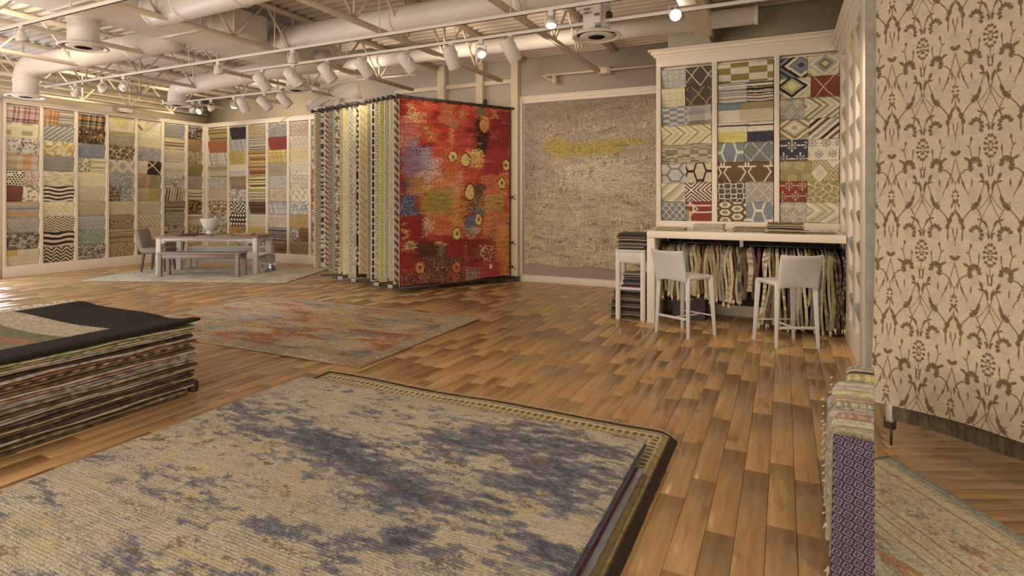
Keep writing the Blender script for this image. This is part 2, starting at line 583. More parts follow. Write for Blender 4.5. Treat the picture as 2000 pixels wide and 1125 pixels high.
        p = np.minimum(np.abs(u - .16 - (v - .12)), np.abs(u - .16 + (v - .12)))
        out = mixc(c1, c0, sst(.012, .022, p + .012 * (vn(u / .02, v / .02, seed) - .5)))
    elif kind == 'vee':
        d = np.abs(v - .25 + np.abs(u - .30) * .95)
        out = mixc(mixc(c0, c1, (d < .035) & (u < .30)), c2, (d < .04) & (u >= .30))
        out = mixc(out, C[3 % len(C)], ((np.abs(d - .09) < .04) & (u > .34)) * .7)
    elif kind == 'tile':
        x = tri(u / s); y = tri(v / s)
        p = np.minimum(np.abs(x - .4), np.abs(y - .4)); q = np.abs(np.hypot(x - 1, y - 1) - .5)
        out = mixc(c1, c0, sst(.05, .1, np.where((x < .6) & (y < .6), p, q)))
        if len(C) > 2: out = mixc(out, c2, ((x < .34) & (y < .34)) * 1.0)
    elif kind == 'red8':
        x = np.abs(u - .15); y = v - .12
        line = np.minimum(np.minimum(np.abs(x - .045 - .05 * (np.abs(y) < .04)), np.abs(np.abs(y) - .05)), np.abs(x + np.abs(y) - .15))
        out = mixc(c1, c0, sst(.006, .014, line)); out = np.where(((x < .04) & (y > .02))[..., None], c2, out)
    return out


def finish(rgb, u, v, seed, amt=.10, fine=.004):
    """yarn-to-yarn colour differences, then photographed colour -> surface colour"""
    n = vn(u / fine, v / fine, seed + 77) - .5
    m = fbm(u / .05, v / .02, seed + 78, 2) - .5
    L = np.asarray(rgb, float) @ np.array([.3, .59, .11])
    rgb = rgb * .73 + L[..., None] * np.array([.292, .264, .222])          # wool dyes, not paints
    return alb(np.clip(rgb * (1 + amt * 1.6 * n + amt * m)[..., None], 0, 255))


# ------------------------------------------------------------------ cloth: a painted front grid, real edges and a back
def cloth(name, P, col, back, mat, parent=None, edge=None, recenter=True, smooth=True, ncap=True):
    """P (nv,nu,3) front surface, col (nv,nu,3) surface colours, back = offset of the back face"""
    nv, nu = P.shape[:2]
    idx = np.arange(nv * nu).reshape(nv, nu)
    q = np.stack([idx[:-1, :-1], idx[:-1, 1:], idx[1:, 1:], idx[1:, :-1]], -1).reshape(-1, 4)
    per = np.concatenate([idx[0, :], idx[1:, -1], idx[-1, -2::-1], idx[-2:0:-1, 0]])
    n = len(per); base = nv * nu
    co = P.reshape(-1, 3); cc = col.reshape(-1, 3)
    bk = np.asarray(back, float)
    pc = cc[per] if edge is None else np.broadcast_to(alb(edge), (n, 3))
    co = np.concatenate([co, co[per], co[per] + bk]); cc = np.concatenate([cc, pc, pc * .9])
    a = base + np.arange(n); b = a + n; a2 = np.roll(a, -1); b2 = np.roll(b, -1)
    rim = np.stack([a, b, b2, a2], -1)
    # the back: a coarser copy of the front, so that it follows every fold
    ri = np.unique(np.linspace(0, nv - 1, min(nv, 20)).astype(int)); ci = np.unique(np.linspace(0, nu - 1, min(nu, 14)).astype(int))
    bidx = (len(co) + np.arange(len(ri) * len(ci))).reshape(len(ri), len(ci))
    co = np.concatenate([co, P[np.ix_(ri, ci)].reshape(-1, 3) + bk]); cc = np.concatenate([cc, col[np.ix_(ri, ci)].reshape(-1, 3) * .9])
    bq = np.stack([bidx[:-1, :-1], bidx[1:, :-1], bidx[1:, 1:], bidx[:-1, 1:]], -1).reshape(-1, 4)
    flat = np.concatenate([q.ravel(), rim.ravel(), bq.ravel()])
    sizes = np.full(len(q) + len(rim) + len(bq), 4)
    loc = None
    if recenter:
        loc = Vector((float(co[:, 0].mean()), float(co[:, 1].mean()), float(co[:, 2].min())))
        co = co - np.array(loc)
    me = raw_mesh(name, co, flat, sizes, smooth, cc)
    if smooth:
        sm = np.ones(len(sizes), dtype=bool); sm[len(q):] = False
        me.polygons.foreach_set('use_smooth', sm)
    return link(name, me, mat, parent, loc)


def grid(nu, nv):
    return np.meshgrid(np.linspace(0, 1, nu), np.linspace(0, 1, nv))


def fringe(pts, d, ln, parent, colr, r=.0035, every=1, name='fringe'):
    """tassels along the points, hanging in direction d; joined, nobody would count them"""
    m = MB()
    for p in pts[::every]:
        p = Vector(p); dd = Vector(d) * ln * RD.uniform(.7, 1.2) + Vector((RD.uniform(-1, 1), RD.uniform(-1, 1), 0)) * ln * .25
        m.tube([p, p + dd * .6, p + dd + Vector((RD.uniform(-1, 1), RD.uniform(-1, 1), 0)) * ln * .15], [r, r, r * .5], 4)
    o = m.build(name, M_TEX, parent, col=alb(colr))
    tag(o, kind='stuff')
    return o


ORD = ['first', 'second', 'third', 'fourth', 'fifth', 'sixth', 'seventh', 'eighth', 'ninth', 'tenth', 'eleventh', 'twelfth', 'thirteenth', 'fourteenth',
       'fifteenth', 'sixteenth', 'seventeenth', 'eighteenth', 'nineteenth', 'twentieth', 'twenty-first', 'twenty-second', 'twenty-third', 'twenty-fourth',
       'twenty-fifth', 'twenty-sixth', 'twenty-seventh', 'twenty-eighth', 'twenty-ninth', 'thirtieth']
# ================================================================== SETTING
XL = -13.45      # face of the sample displays on the long wall
YB = 9.72        # face of the sample displays on the back wall
XR = 0.62        # face of the display on the side wall by the bar
ZD = 4.10        # underside of the roof deck


def struct(name, mb, mat, **k):
    return tag(mb.build(name, mat, **k), kind='structure')


# floor: a base slab, then every plank
floor_o = struct('floor', MB().box(-15, 4.5, -2.5, 10.6, -0.12, -0.006), M_BLACK)

W = 0.128; G = 0.0016


def plank_geo(w, l):
    c = .0022
    x, y = w / 2 - G / 2, l / 2 - G / 2
    v = [(-x, -y, -.006), (x, -y, -.006), (x, y, -.006), (-x, y, -.006), (-x, -y, -c), (x, -y, -c), (x, y, -c), (-x, y, -c),
         (-x + c, -y + c, 0), (x - c, -y + c, 0), (x - c, y - c, 0), (-x + c, y - c, 0)]
    f = [(0, 1, 5, 4), (1, 2, 6, 5), (2, 3, 7, 6), (3, 0, 4, 7), (4, 5, 9, 8), (5, 6, 10, 9), (6, 7, 11, 10), (7, 4, 8, 11), (8, 9, 10, 11)]
    return np.array(v), np.array(f)


def planks_to(parent, specs, mat, limit, rz=0.0, z=0.0):
    """specs: (cx, cy, w, l, size in the picture); the largest become single planks, the rest one joined field"""
    specs = sorted(specs, key=lambda s: -s[4])
    meshes = {}
    for cx, cy, w, l, a in specs[:limit]:
        key = (round(w, 3), round(l, 2))
        if key not in meshes:
            v, f = plank_geo(w, l)
            me = raw_mesh('plank', v, f.ravel(), np.full(len(f), 4)); me.materials.append(mat); meshes[key] = me
        o = bpy.data.objects.new('plank', meshes[key]); COLL.objects.link(o)
        o.parent = parent; o.location = (cx, cy, z); o.rotation_euler = (0, 0, rz)
    rest = specs[limit:]
    if rest:
        vs = []; fs = []; c, s = math.cos(rz), math.sin(rz)
        for i, (cx, cy, w, l, a) in enumerate(rest):
            v, f = plank_geo(w, l)
            vs.append(np.stack([cx + c * v[:, 0] - s * v[:, 1], cy + s * v[:, 0] + c * v[:, 1], v[:, 2] + z], 1)); fs.append(f + 12 * i)
        F = np.concatenate(fs)
        me = raw_mesh('plank', np.concatenate(vs), F.ravel(), np.full(len(F), 4))
        tag(link('plank', me, mat, parent), kind='stuff')


def seen(x, y, w, l):
    px, py, d = proj(x, y, 0)
    if d < 0.5 or not (-60 < px < 2060 and 380 < py < 1220): return 0.0
    if -3.5 < x < -0.75 and y < 3.35: return 0.0
    if -5.9 < x < -4.2 and y < 3.0: return 0.0
    if -7.2 < x < -3.45 and 4.1 < y < 6.2: return 0.0
    return w * l / d ** 3


specs = []
x = -14.6
while x < 1.2:
    y = -2.0 - RD.uniform(0, 1.2)
    while y < 10.4:
        l = RD.choice([.55, .7, .85, .95, 1.1, 1.25, 1.45])
        specs.append((x, y + l / 2, W, l, seen(x, y + l / 2, W, l)))
        y += l
    x += W
planks_to(floor_o, specs, M_FLOOR, 250)

# crosswise strip floor of the side bay, one plank thickness higher
ex = np.array([CY, SY]); ey = np.array([-SY, CY])        # along the strips / across them
poly = []
side = MB()
bx = lambda yc: (.137 * yc + 0.0)                        # its edge, hidden behind the rail of runners
specs2 = []
w2 = .098
r = .2
while r < 5.2:
    # strip centre line: points ex*t + ey*r ; it starts at the edge line x = .137 y
    t0 = (.137 * ey[1] - ey[0]) * r / (ex[0] - .137 * ex[1]) - 0.0
    t = t0; first = True
    while t < t0 + 3.4:
        l = RD.choice([.35, .5, .65, .8, .95])
        c = ex * (t + l / 2) + ey * r
        if c[1] < 5.45 + .0 and c[0] < 4.2:
            if not (c[0] + l * .45 > .55 and c[1] + l * .2 > 5.3):
                specs2.append((c[0], c[1], w2, l, seen(c[0], c[1], w2, l)))
        t += l
    r += w2
planks_to(floor_o, specs2, M_FLOOR2, 48, rz=-(PI / 2 - YAW), z=0.0065)

# ------------------------------------------------------------------ walls
struct('wall_left', MB().box(-14.05, -13.9, 5.5, 10.3, 0, ZD + .1), M_WALLB)
struct('wall_left_end', MB().box(-14.05, XL - .02, 5.38, 5.53, 0, 3.46), M_WHITE)
struct('wall_far', MB().box(-14.05, -9.3, 10.12, 10.3, 0, ZD + .1), M_WALLB)
struct('wall_back', MB().box(-9.3, -1.2, 9.5, 9.68, 0, ZD + .1), M_WALLG)
struct('wall_bar', MB().box(-1.50, 0.98, 8.32, 8.5, 0, ZD + .1), M_WALLO)
struct('wall_bar_return', MB().box(-1.50, -1.38, 8.4, 9.6, 0, ZD + .1), M_WALLG)
struct('wall_right', MB().box(0.98, 1.12, 5.62, 8.5, 0, ZD + .1), M_WALLG)
struct('wall_bay', MB().box(1.05, 4.5, 5.62, 5.78, 0, ZD + .1), M_WALLG)
# skirting and picture rail of the back wall
bb = MB().box(-4.4, -1.5, 9.478, 9.502, 0, .105).box(-4.4, -1.5, 9.484, 9.502, .105, .125)
struct('baseboard_back', bb, M_WHITE, bevel=.004)
pr = MB().box(-4.33, -1.5, 9.45, 9.502, 3.375, 3.40).box(-4.33, -1.5, 9.468, 9.502, 3.33, 3.375).box(-4.33, -1.5, 9.484, 9.502, 3.27, 3.33)
struct('trim_1', pr, M_WHITE, bevel=.003)
struct('trim_2', MB().box(-4.42, -4.33, 9.46, 9.505, 0.1, 3.4), M_WHITE, bevel=.003)
# steel posts and girts of the back wall above the rug rack
for i, (xa, xb) in enumerate([(-6.12, -5.96), (-5.26, -5.11), (-4.52, -4.38)]):
    tag(MB().box(xa, xb, 9.36, 9.5, 3.0 if i < 2 else 0.1, ZD).build('wall_post', M_STEEL, bevel=.004), kind='structure')
for i, (xa, xb) in enumerate([(-7.2, -6.12), (-5.96, -5.26), (-5.11, -4.52)]):
    tag(MB().box(xa, xb, 9.42, 9.5, 3.66, 3.74).build('wall_girt', M_STEEL, bevel=.004), kind='structure')

# roof deck: folded sheet, ribs along the back wall
dk = MB()
pts = []
yy = -1.5
while yy < 10.3:
    pts += [(yy, ZD), (yy + .062, ZD), (yy + .080, ZD + .045), (yy + .134, ZD + .045)]
    yy += .152
co = []
for xx in (-14.2, 4.5):
    co += [(xx, p[0], p[1]) for p in pts]
    co += [(xx, p[0], p[1] + .012) for p in pts]
n = len(pts)
fs = []
for i in range(n - 1):
    fs += [(i, i + 1, 2 * n + i + 1, 2 * n + i), (n + i, 3 * n + i, 3 * n + i + 1, n + i + 1)]
fs += [(i, n + i, n + i + 1, i + 1) for i in range(n - 1)]
dk.add(co, fs)
struct('ceiling', dk, M_DECK)

# ------------------------------------------------------------------ steel bar joists
JX = [-12.95, -11.2, -9.48, -7.88, -6.13, -4.31, -2.61]
JN = ['above the long sample wall', 'over the dining table', 'at the far corner diffuser', 'over the near end of the dining rug', 'beside the square duct',
      'over the red hanging rug', 'in front of the fern green wall rug']
JN = ['running beside the long sample wall', 'running over the grey upholstered chair', 'running over the dining table end', 'running on the wall side of the square duct',
      'running on the room side of the square duct', 'pointing at the steel wall posts', 'ending above the abstract wall rug']
for x, why in zip(JX, JN):
    t = thing('roof_joist', 'cream steel bar joist with open web ' + why, 'joist', (x, 0, 3.5), group='steel roof joists')
    yend = 8.55
    MB().bar((-.022, .4, .02), (-.022, yend, .02), .03, .045).bar((.022, .4, .02), (.022, yend, .02), .03, .045).build('bottom_chord', M_STEEL, t)
    MB().bar((0, .4, .56), (0, 9.5 if x > -9 else 10.1, .56), .09, .06).build('top_chord', M_STEEL, t)
    y = 1.05 + (hash(round(-x * 10)) % 5) * .05
    while y < yend - .05:
        for a, b in (((0, y, .03), (0, y, .55)), ((0, y, .03), (0, y - .44, .55)), ((0, y, .03), (0, y + .44, .55))):
            MB().bar(a, b, .022).build('web_bar', M_STEEL, t)
        y += .93
b = thing('roof_beam', 'thick boxed cream beam ending over the bar cabinet', 'beam', (-.86, 0, 3.47), group='steel roof joists')
MB().box(-.085, .085, .5, 7.1, 0, .2).build('beam_body', M_STEEL, b, bevel=.006)
MB().box(-.03, .03, .5, 8.3, .2, .63).build('beam_web', M_STEEL, b)


# ------------------------------------------------------------------ ducts
def round_duct(name, label, path, r, seams=(), group='white ventilation ducts', parts=True):
    t = thing(name, label, 'duct', path[0], group=group)
    P0 = Vector(path[0])
    MB().tube([Vector(p) - P0 for p in path], r, 24).build('duct_pipe', M_DUCT, t, smooth=True)
    for p, ax in seams:
        MB().lathe([(r + .001, -.02), (r + .008, -.012), (r + .008, .012), (r + .001, .02)], 24, Vector(p) - P0, ax).build('seam_ring', M_DUCT, t, smooth=True)
    return t


def elbow(p0, h, v, r):
    """quarter bend from a horizontal run (direction h) down (v), radius r, starting at p0"""
    out = []
    for k in range(9):
        a = k / 8 * PI / 2
        out.append(Vector(p0) + Vector(h) * (math.sin(a) * r) + Vector(v) * ((1 - math.cos(a)) * r))
    return out


def diffuser(t, c, r, rd):
    rim = MB().lathe([(r + .005, .05), (rd * .7, .045), (rd, .012), (rd, 0), (rd - .02, -.006), (rd * .82, .01), (rd * .80, .03), (r * .4, .045)], 28, c).build('diffuser_rim', M_DUCT, t, smooth=True)
    MB().lathe([(rd * .79, .030), (rd * .79, .034)], 24, c).build('diffuser_throat', M_BLACK, rim)
    for q in (.58, .34):
        MB().lathe([(rd * q, -.002), (rd * q + .03, .010), (rd * q + .01, .016), (rd * q - .03, .003)], 24, c).build('diffuser_cone', M_DUCT, rim, smooth=True)
    MB().bar(Vector(c) + Vector((-rd * .8, 0, .008)), Vector(c) + Vector((rd * .8, 0, .008)), .012, .008).build('diffuser_bar', M_DUCT, rim)


# along the long wall: elbow and floor-facing diffuser
e = elbow((-10.85, 4.85, 3.66), (-1, 0, 0), (0, 0, -1), .22)
t = round_duct('ceiling_duct', 'round white duct turning down at the end of the long sample wall', [(-7.29, 4.85, 3.66)] + e + [e[-1] - Vector((0, 0, .25))], .165,
               [((-8.2, 4.85, 3.66), (1, 0, 0)), ((-9.5, 4.85, 3.66), (1, 0, 0)), ((-10.75, 4.85, 3.66), (1, 0, 0)), (e[-1], (0, 0, 1))])
diffuser(t, e[-1] - Vector((-7.29, 4.85, 3.66)) - Vector((0, 0, .27)), .165, .27)
e = elbow((-10.0, 6.8, 3.60), (-1, 0, 0), (0, 0, -1), .2)
t = round_duct('ceiling_duct', 'round white duct turning down over the dining table', [(-6.3, 6.6, 3.66)] + e + [e[-1] - Vector((0, 0, .12))], .15,
               [((-8.2, 6.7, 3.62), (1, 0, 0)), ((-9.9, 6.8, 3.60), (1, 0, 0))])
diffuser(t, e[-1] - Vector((-6.3, 6.6, 3.66)) - Vector((0, 0, .14)), .15, .25)
# runs towards the bar
round_duct('ceiling_duct', 'fat round white duct running from the square duct over the red rug', [(-6.43, 5.77, 3.76), (-1.3, 5.85, 3.80)], .165,
           [((-6.2, 5.77, 3.76), (1, 0, 0)), ((-4.4, 5.8, 3.77), (1, 0, 0)), ((-2.7, 5.83, 3.79), (1, 0, 0))])
round_duct('ceiling_duct', 'round white duct with bolted collar crossing above the square duct', [(-6.43, 4.02, 3.66), (-3.0, 4.02, 3.72)], .175,
           [((-6.40, 4.02, 3.66), (1, 0, 0)), ((-5.9, 4.02, 3.668), (1, 0, 0)), ((-5.0, 4.02, 3.68), (1, 0, 0))])
round_duct('ceiling_duct', 'slim round duct along the back wall ending above the bar', [(-7.0, 7.6, 3.86), (-.28, 7.6, 3.80)], .11,
           [((-6.5, 7.6, 3.857), (1, 0, 0)), ((-3.6, 7.6, 3.83), (1, 0, 0)), ((-.30, 7.6, 3.80), (1, 0, 0))])
# drops with diffusers
for (x, y, zb, zt, r, rd, lab) in [(-7.30, 3.75, 3.28, 3.7, .155, .25, 'wide white diffuser drop hanging below the square duct'),
                                   (-7.05, 6.68, 3.26, 3.45, .15, .26, 'white diffuser drop over the dark rug rack'),
                                   (-1.84, 5.97, 3.30, 3.63, .15, .27, 'white diffuser drop with stickers beside the bright spotlight')]:
    t = thing('air_diffuser', lab, 'diffuser', (x, y, zb), group='ceiling diffusers')
    MB().lathe([(r, .03), (r, zt - zb)], 26).build('drop_pipe', M_DUCT, t, smooth=True)
    MB().lathe([(r + .002, .30), (r + .01, .31), (r + .01, .33), (r + .002, .34)], 26).build('seam_ring', M_DUCT, t, smooth=True)
    diffuser(t, (0, 0, 0), r, rd)
    if x > -2:
        bxd = MB()
        bxd.box(.02, .10, -.185, -.13, .10, .32)
        bxd.build('control_box', M_WHITE, t, bevel=.004)
        for k, (a, zz, ww) in enumerate([(-.09, .26, .016), (-.065, .26, .02), (-.035, .26, .012), (-.09, .22, .02), (-.06, .22, .016), (-.03, .22, .018)]):
            MB().box(a, a + ww, -.158, -.140, zz, zz + .016).build('printed_mark', M_STICKER, t)
        MB().box(.03, .09, -.188, -.184, .17, .2).build('sticker', M_STICKER, t)
        for k in range(3):
            MB().box(.03 + k * .022, .044 + k * .022, -.158, -.138, .06, .085).build('printed_mark', M_STICKER, t)
        MB().lathe([(.045, -.01), (.045, .01)], 18, (.16, -.06, .2), (1, -.4, 0)).build('damper_disc', M_RACK, t)
        MB().tube([(.11, -.12, .2), (.17, -.05, .2)], .006, 8).build('damper_rod', M_CHROME, t)
t = thing('square_duct', 'large square white sheet metal duct running across the ceiling', 'duct', (-6.75, 1.0, 3.6))
MB().box(-.52, .30, 0, 6.05, 0, .36).build('duct_body', M_DUCT, t, bevel=.006)
for y in (1.2, 2.4, 3.6, 4.8, 6.03):
    MB().box(-.53, .31, y - .02, y + .02, -.012, .365).build('seam_flange', M_DUCT, t)
t = thing('duct_collar', 'pale canvas duct connector on the square duct flank', 'duct', (-6.44, 5.05, 3.62))
MB().prism([(0, -.32), (.3, -.20), (.3, .28), (0, .36)], 0, .30).build('canvas_boot', M_PAPER, t, bevel=.02)
MB().box(-.02, .02, -.36, .40, -.02, .34).build('mounting_flange', M_DUCT, t)

# pipes and small services
t = thing('wall_conduit', 'thin cream conduit run on brackets above the abstract wall rug', 'conduit', (-3.88, 9.3, 3.71))
MB().tube([(0, 0, 0), (2.05, 0, -.02)], .018, 8).build('conduit_pipe', M_STEEL, t, smooth=True)
MB().tube([(0, 0, 0), (.32, .14, -.16)], .014, 8).build('conduit_elbow', M_STEEL, t, smooth=True)
MB().box(.22, .26, -.02, .19, -.15, .02).build('bracket', M_STEEL, t)
MB().box(1.05, 1.25, -.04, .19, -.06, .04).build('junction_plate', M_STEEL, t)
t = thing('wall_pipe', 'pair of cream pipes along the top of the long wall', 'pipe', (-13.8, 5.6, 3.72))
for z in (0, .13):
    MB().tube([(0, 0, z), (.03, 4.4, z)], .03, 8).build('pipe', M_STEEL, t, smooth=True)
t = thing('junction_box', 'small white junction box on the long wall above the displays', 'box', (-13.8, 7.95, 3.52))
MB().box(-.06, .06, -.14, .14, 0, .16).build('box_body', M_WHITE, t, bevel=.006)
MB().box(.06, .07, -.11, .11, .03, .13).build('box_cover', M_TRACK, t)
t = thing('ceiling_rod', 'thin pale hanger rod over the dark rug rack', 'rod', (-7.1, 8.0, 3.68))
MB().tube([(0, 0, 0), (1.35, .1, -.01)], .014, 8).build('rod', M_WHITE, t, smooth=True)
MB().tube([(.1, 0, 0), (.1, 0, .42)], .005, 6).build('wire', M_WHITE, t)
MB().tube([(1.25, .1, 0), (1.25, .1, .42)], .005, 6).build('wire', M_WHITE, t)
t = thing('ceiling_conduit', 'thin bent white conduit at the far corner', 'conduit', (-9.6, 9.0, 3.3))
MB().tube([(0, 0, .75), (0, 0, .12), (-.07, -.02, .02), (-.62, -.15, -.3)], .014, 8).build('conduit_pipe', M_WHITE, t, smooth=True)

# crumpled paper ornament over the rack
t = thing('paper_ornament', 'folded white paper ornament hanging above the dark rug rack', 'ornament', (-7.6, 8.25, 3.5))
fan = [((.0, 0, .20), (-.30, -.06, .12), (-.02, -.12, -.06), (.42, .02, .22)), ((-.02, -.12, -.06), (.42, .02, .22), (.44, .12, -.10), (.05, .05, -.14)),
       ((-.34, 0, .16), (-.95, .10, .18), (-.52, -.05, .0), (-.30, -.06, .08)), ((-.50, 0, .0), (-1.0, .12, -.10), (-.80, .0, -.28), (-.10, -.10, -.10)),
       ((-.48, -.02, .04), (-.05, -.12, -.10), (-.10, -.02, -.26), (-.60, .05, -.18)), ((-.06, -.08, -.10), (-.18, -.02, -.36), (-.02, -.10, -.34), (.10, -.06, -.10)),
       ((.06, .0, -.10), (.50, .05, -.26), (.0, -.06, -.40), (-.04, -.08, -.16)), ((.10, .02, -.08), (.62, .10, -.12), (.58, .05, -.30), (.14, -.04, -.16))]
for a, b2, c, d in fan:
    A, B, C, D = map(Vector, (a, b2, c, d)); off = Vector((0, .012, .006))
    MB().add([A, B, C, D, A + off, B + off, C + off, D + off], [(0, 1, 2, 3), (7, 6, 5, 4), (0, 4, 5, 1), (1, 5, 6, 2), (2, 6, 7, 3), (3, 7, 4, 0)]).build('petal', M_PAPER, t)
MB().tube([(0, 0, 0), (0, 0, .62)], .004, 6).build('wire', M_WHITE, t)


# ------------------------------------------------------------------ track lighting
def track(name_lab, y, x0, x1, z=3.42):
    t = thing('light_track', name_lab, 'track', (x0, y, z), group='white lighting tracks')
    MB().box(0, x1 - x0, -.018, .018, 0, .036).build('track_rail', M_TRACK, t, bevel=.003)
    MB().box(0, x1 - x0, -.007, .007, -.002, .001).build('track_slot', M_BLACK, t)
    k = .35
    while k < x1 - x0:
        MB().tube([(k, 0, .036), (k, 0, .66)], .006, 6).build('hanger_rod', M_TRACK, t)
        k += 1.7
    for q in (0, x1 - x0):
        MB().box(q - .012, q + .012, -.021, .021, -.003, .039).build('end_cap', M_TRACK, t)


track('white lighting track crossing above the wide diffuser drop', 3.25, -8.6, -3.5)
track('white lighting track in front of the long sample wall', 5.28, -11.4, 0.4)
track('white lighting track with big cans above the red rug', 5.9, -7.35, 0.5)
track('short white lighting track over the dining table corner', 7.28, -11.0, -7.85)

AIMW = (.15, .62, -.76)


def can_light(x, y, z, aim, where, n=0):
    t = thing('track_can_light', 'white cylinder track light ' + where, 'spotlight', (x, y, z), group='white cylinder track lights')
    top = 3.42 - z
    MB().box(-.03, .03, -.018, .018, top - .05, top).build('track_adapter', M_TRACK, t, bevel=.003)
    a = Vector(aim).normalized()
    MB().tube([(0, 0, top - .05), (.0, 0, .09)], .009, 8).build('stem', M_TRACK, t)
    s = a.cross(Vector((0, 0, 1))).normalized() if abs(a.z) < .98 else Vector((1, 0, 0))
    MB().tube([Vector((0, 0, .10)), s * .088 + Vector((0, 0, .07)), s * .09 + a * .02], .006, 6).build('yoke', M_TRACK, t)
    can = MB().lathe([(.060, -.135), (.078, -.125), (.082, -.11), (.084, .13), (.078, .135), (.072, .10), (.05, .06)], 26, (0, 0, 0), a)
    can = can.build('can', M_TRACK, t, smooth=False)
    MB().lathe([(.058, -.142), (.058, -.134)], 20, (0, 0, 0), a).build('rear_cap', M_DUCT, can)
    MB().lathe([(.009, -.146), (.009, -.141)], 10, (0, 0, 0), a).build('rear_screw', M_RACK, can)
    MB().lathe([(.06, .085), (.055, .09)], 20, (0, 0, 0), a).build('lamp', M_LAMP, can)


def gimbal_light(x, y, z, aim, where, lit=True, watts=0):
    t = thing('track_gimbal_light', 'small white gimbal track light ' + where, 'spotlight', (x, y, z), group='small gimbal track lights')
    top = 3.42 - z
    a = Vector(aim).normalized()
    MB().box(-.03, .03, -.018, .018, top - .05, top).build('track_adapter', M_TRACK, t, bevel=.003)
    MB().tube([(0, 0, top - .05), (0, 0, .10)], .007, 8).build('stem', M_TRACK, t)
    s = a.cross(Vector((0, 0, 1)))
    s = s.normalized() if s.length > .05 else Vector((1, 0, 0))
    for q in (-1, 1):
        MB().tube([Vector((0, 0, .10)), s * (.058 * q) + Vector((0, 0, .095)), s * (.062 * q)], .006, 6).build('yoke_arm', M_TRACK, t)
    hold = MB().lathe([(.056, .03), (.060, .035), (.060, -.01), (.052, -.015), (.040, -.055), (.022, -.075), (.018, -.095)], 22, (0, 0, 0), a).build('lamp_holder', M_TRACK, t, smooth=False)
    MB().lathe([(.050, .031), (.046, .036)], 20, (0, 0, 0), a).build('lamp', M_LAMP if lit is True else (M_BRIGHT if lit == 2 else M_CHROME), hold)
    if watts:
        spot(Vector((x, y, z)) + a * .06, a, watts)


# big cans over the red rug, named by the object they hang over or beside
for (x, z), aim, wh in zip([(-6.9, 3.235), (-6.28, 3.25), (-5.64, 3.255), (-5.0, 3.262), (-4.31, 3.262), (-3.65, 3.25), (-2.85, 3.255)],
                           [(.3, .5, -.8), (.5, .35, -.75), (.35, .45, -.8), (.35, .5, -.75), (.4, .5, -.75), (.08, .5, -.85), (.25, .55, -.78)],
                           ['at the dining table end of the middle track', 'tilted steeply beside the diffuser over the rug rack', 'just beside the folded paper ornament',
                            'hanging before the slim back duct, two from the paper ornament', 'hanging over the near top corner of the red rug', 'upright, hanging over the middle of the red rug',
                            'hanging before the post at the hinge side of the red rug']):
    can_light(x, 5.9, z, aim, wh)
gimbal_light(-3.24, 5.9, 3.262, (.4, -.35, -.6), 'showing its lit ring above the red rug')
gimbal_light(-.99, 5.9, 3.40, (.25, -.93, -.30), 'glaring bright beside the thick beam over the bar', lit=2, watts=0)
for (x, z), aim, wh, w in zip([(-10.5, 3.262), (-9.75, 3.258), (-9.19, 3.25), (-7.03, 3.281), (-5.63, 3.29), (-2.1, 3.295)],
                              [(-.7, .1, -.7), (-.3, .75, -.55), (.2, -.8, -.45), (-.1, .3, -.9), (-.2, .3, -.9), (.1, -.3, -.9)],
                              ['tilted at the long sample wall, first on its track', 'second on the track before the long sample wall', 'facing the room, third before the long sample wall',
                               'hanging straight below the square duct', 'with a lit face beside the pale duct connector', 'bell shaped and lit beside the stickered diffuser'],
                              [22, 22, 0, 40, 40, 40]):
    gimbal_light(x, 5.28, z, aim, wh, lit=True if w else False, watts=w)
gimbal_light(-7.5, 3.25, 3.29, (-.3, .3, -.9), 'alone on the track above the rug pile', watts=40)
for (x, z), aim, wh, k in zip([(-10.43, 3.25), (-10.23, 3.225), (-9.9, 3.25), (-9.26, 3.25)],
                              [(-.75, .3, -.45), (.1, -.75, -.55), (-.2, .7, -.5), (.1, -.1, -1)],
                              ['turned to the corner, first on the short track', 'facing the room with lit lens on the short track', 'seen from behind, third on the short track', 'lit and pointing straight down on the short track'],
                              [12, 0, 12, 12]):
    gimbal_light(x, 7.28, z, aim, wh, lit=(x != -9.9), watts=k)
for (x, z), aim, wh in zip([(-9.01, 3.256), (-8.455, 3.244), (-7.97, 3.27)], [(.1, .45, -.88), (.5, .5, -.7), (.45, .5, -.7)],
                           ['upright, on the short track over the dining table', 'tilted, second can on the short track', 'tilted, last can on the short track next to the rug rack']):
    can_light(x, 7.28, z, aim, wh)

# the beams of the cans, then added spots without fixtures, brightening the cases, the bar and the bay rug
for x, y, aim, w in [(-6.3, 5.9, (.2, .6, -.7), 60), (-5.0, 5.9, (.2, .55, -.75), 60), (-4.3, 5.9, (.15, .6, -.75), 70), (-3.6, 5.9, (.1, .75, -.62), 70), (-2.85, 5.9, (.05, .8, -.55), 80),
                     (-9.6, 6.2, (-.2, .75, -.5), 18), (-10.6, 5.28, (-.75, .5, -.5), 16), (-10.4, 6.4, (-.75, .15, -.5), 14),
                     (-1.2, 4.6, (.1, .72, -.60), 58), (0.1, 4.6, (.05, .74, -.60), 58), (-.6, 5.0, (0, .6, -.8), 20), (1.0, 1.6, (-.25, .45, -.9), 42)]:
    spot((x, y, 3.2), aim, w * 1.3, 70)
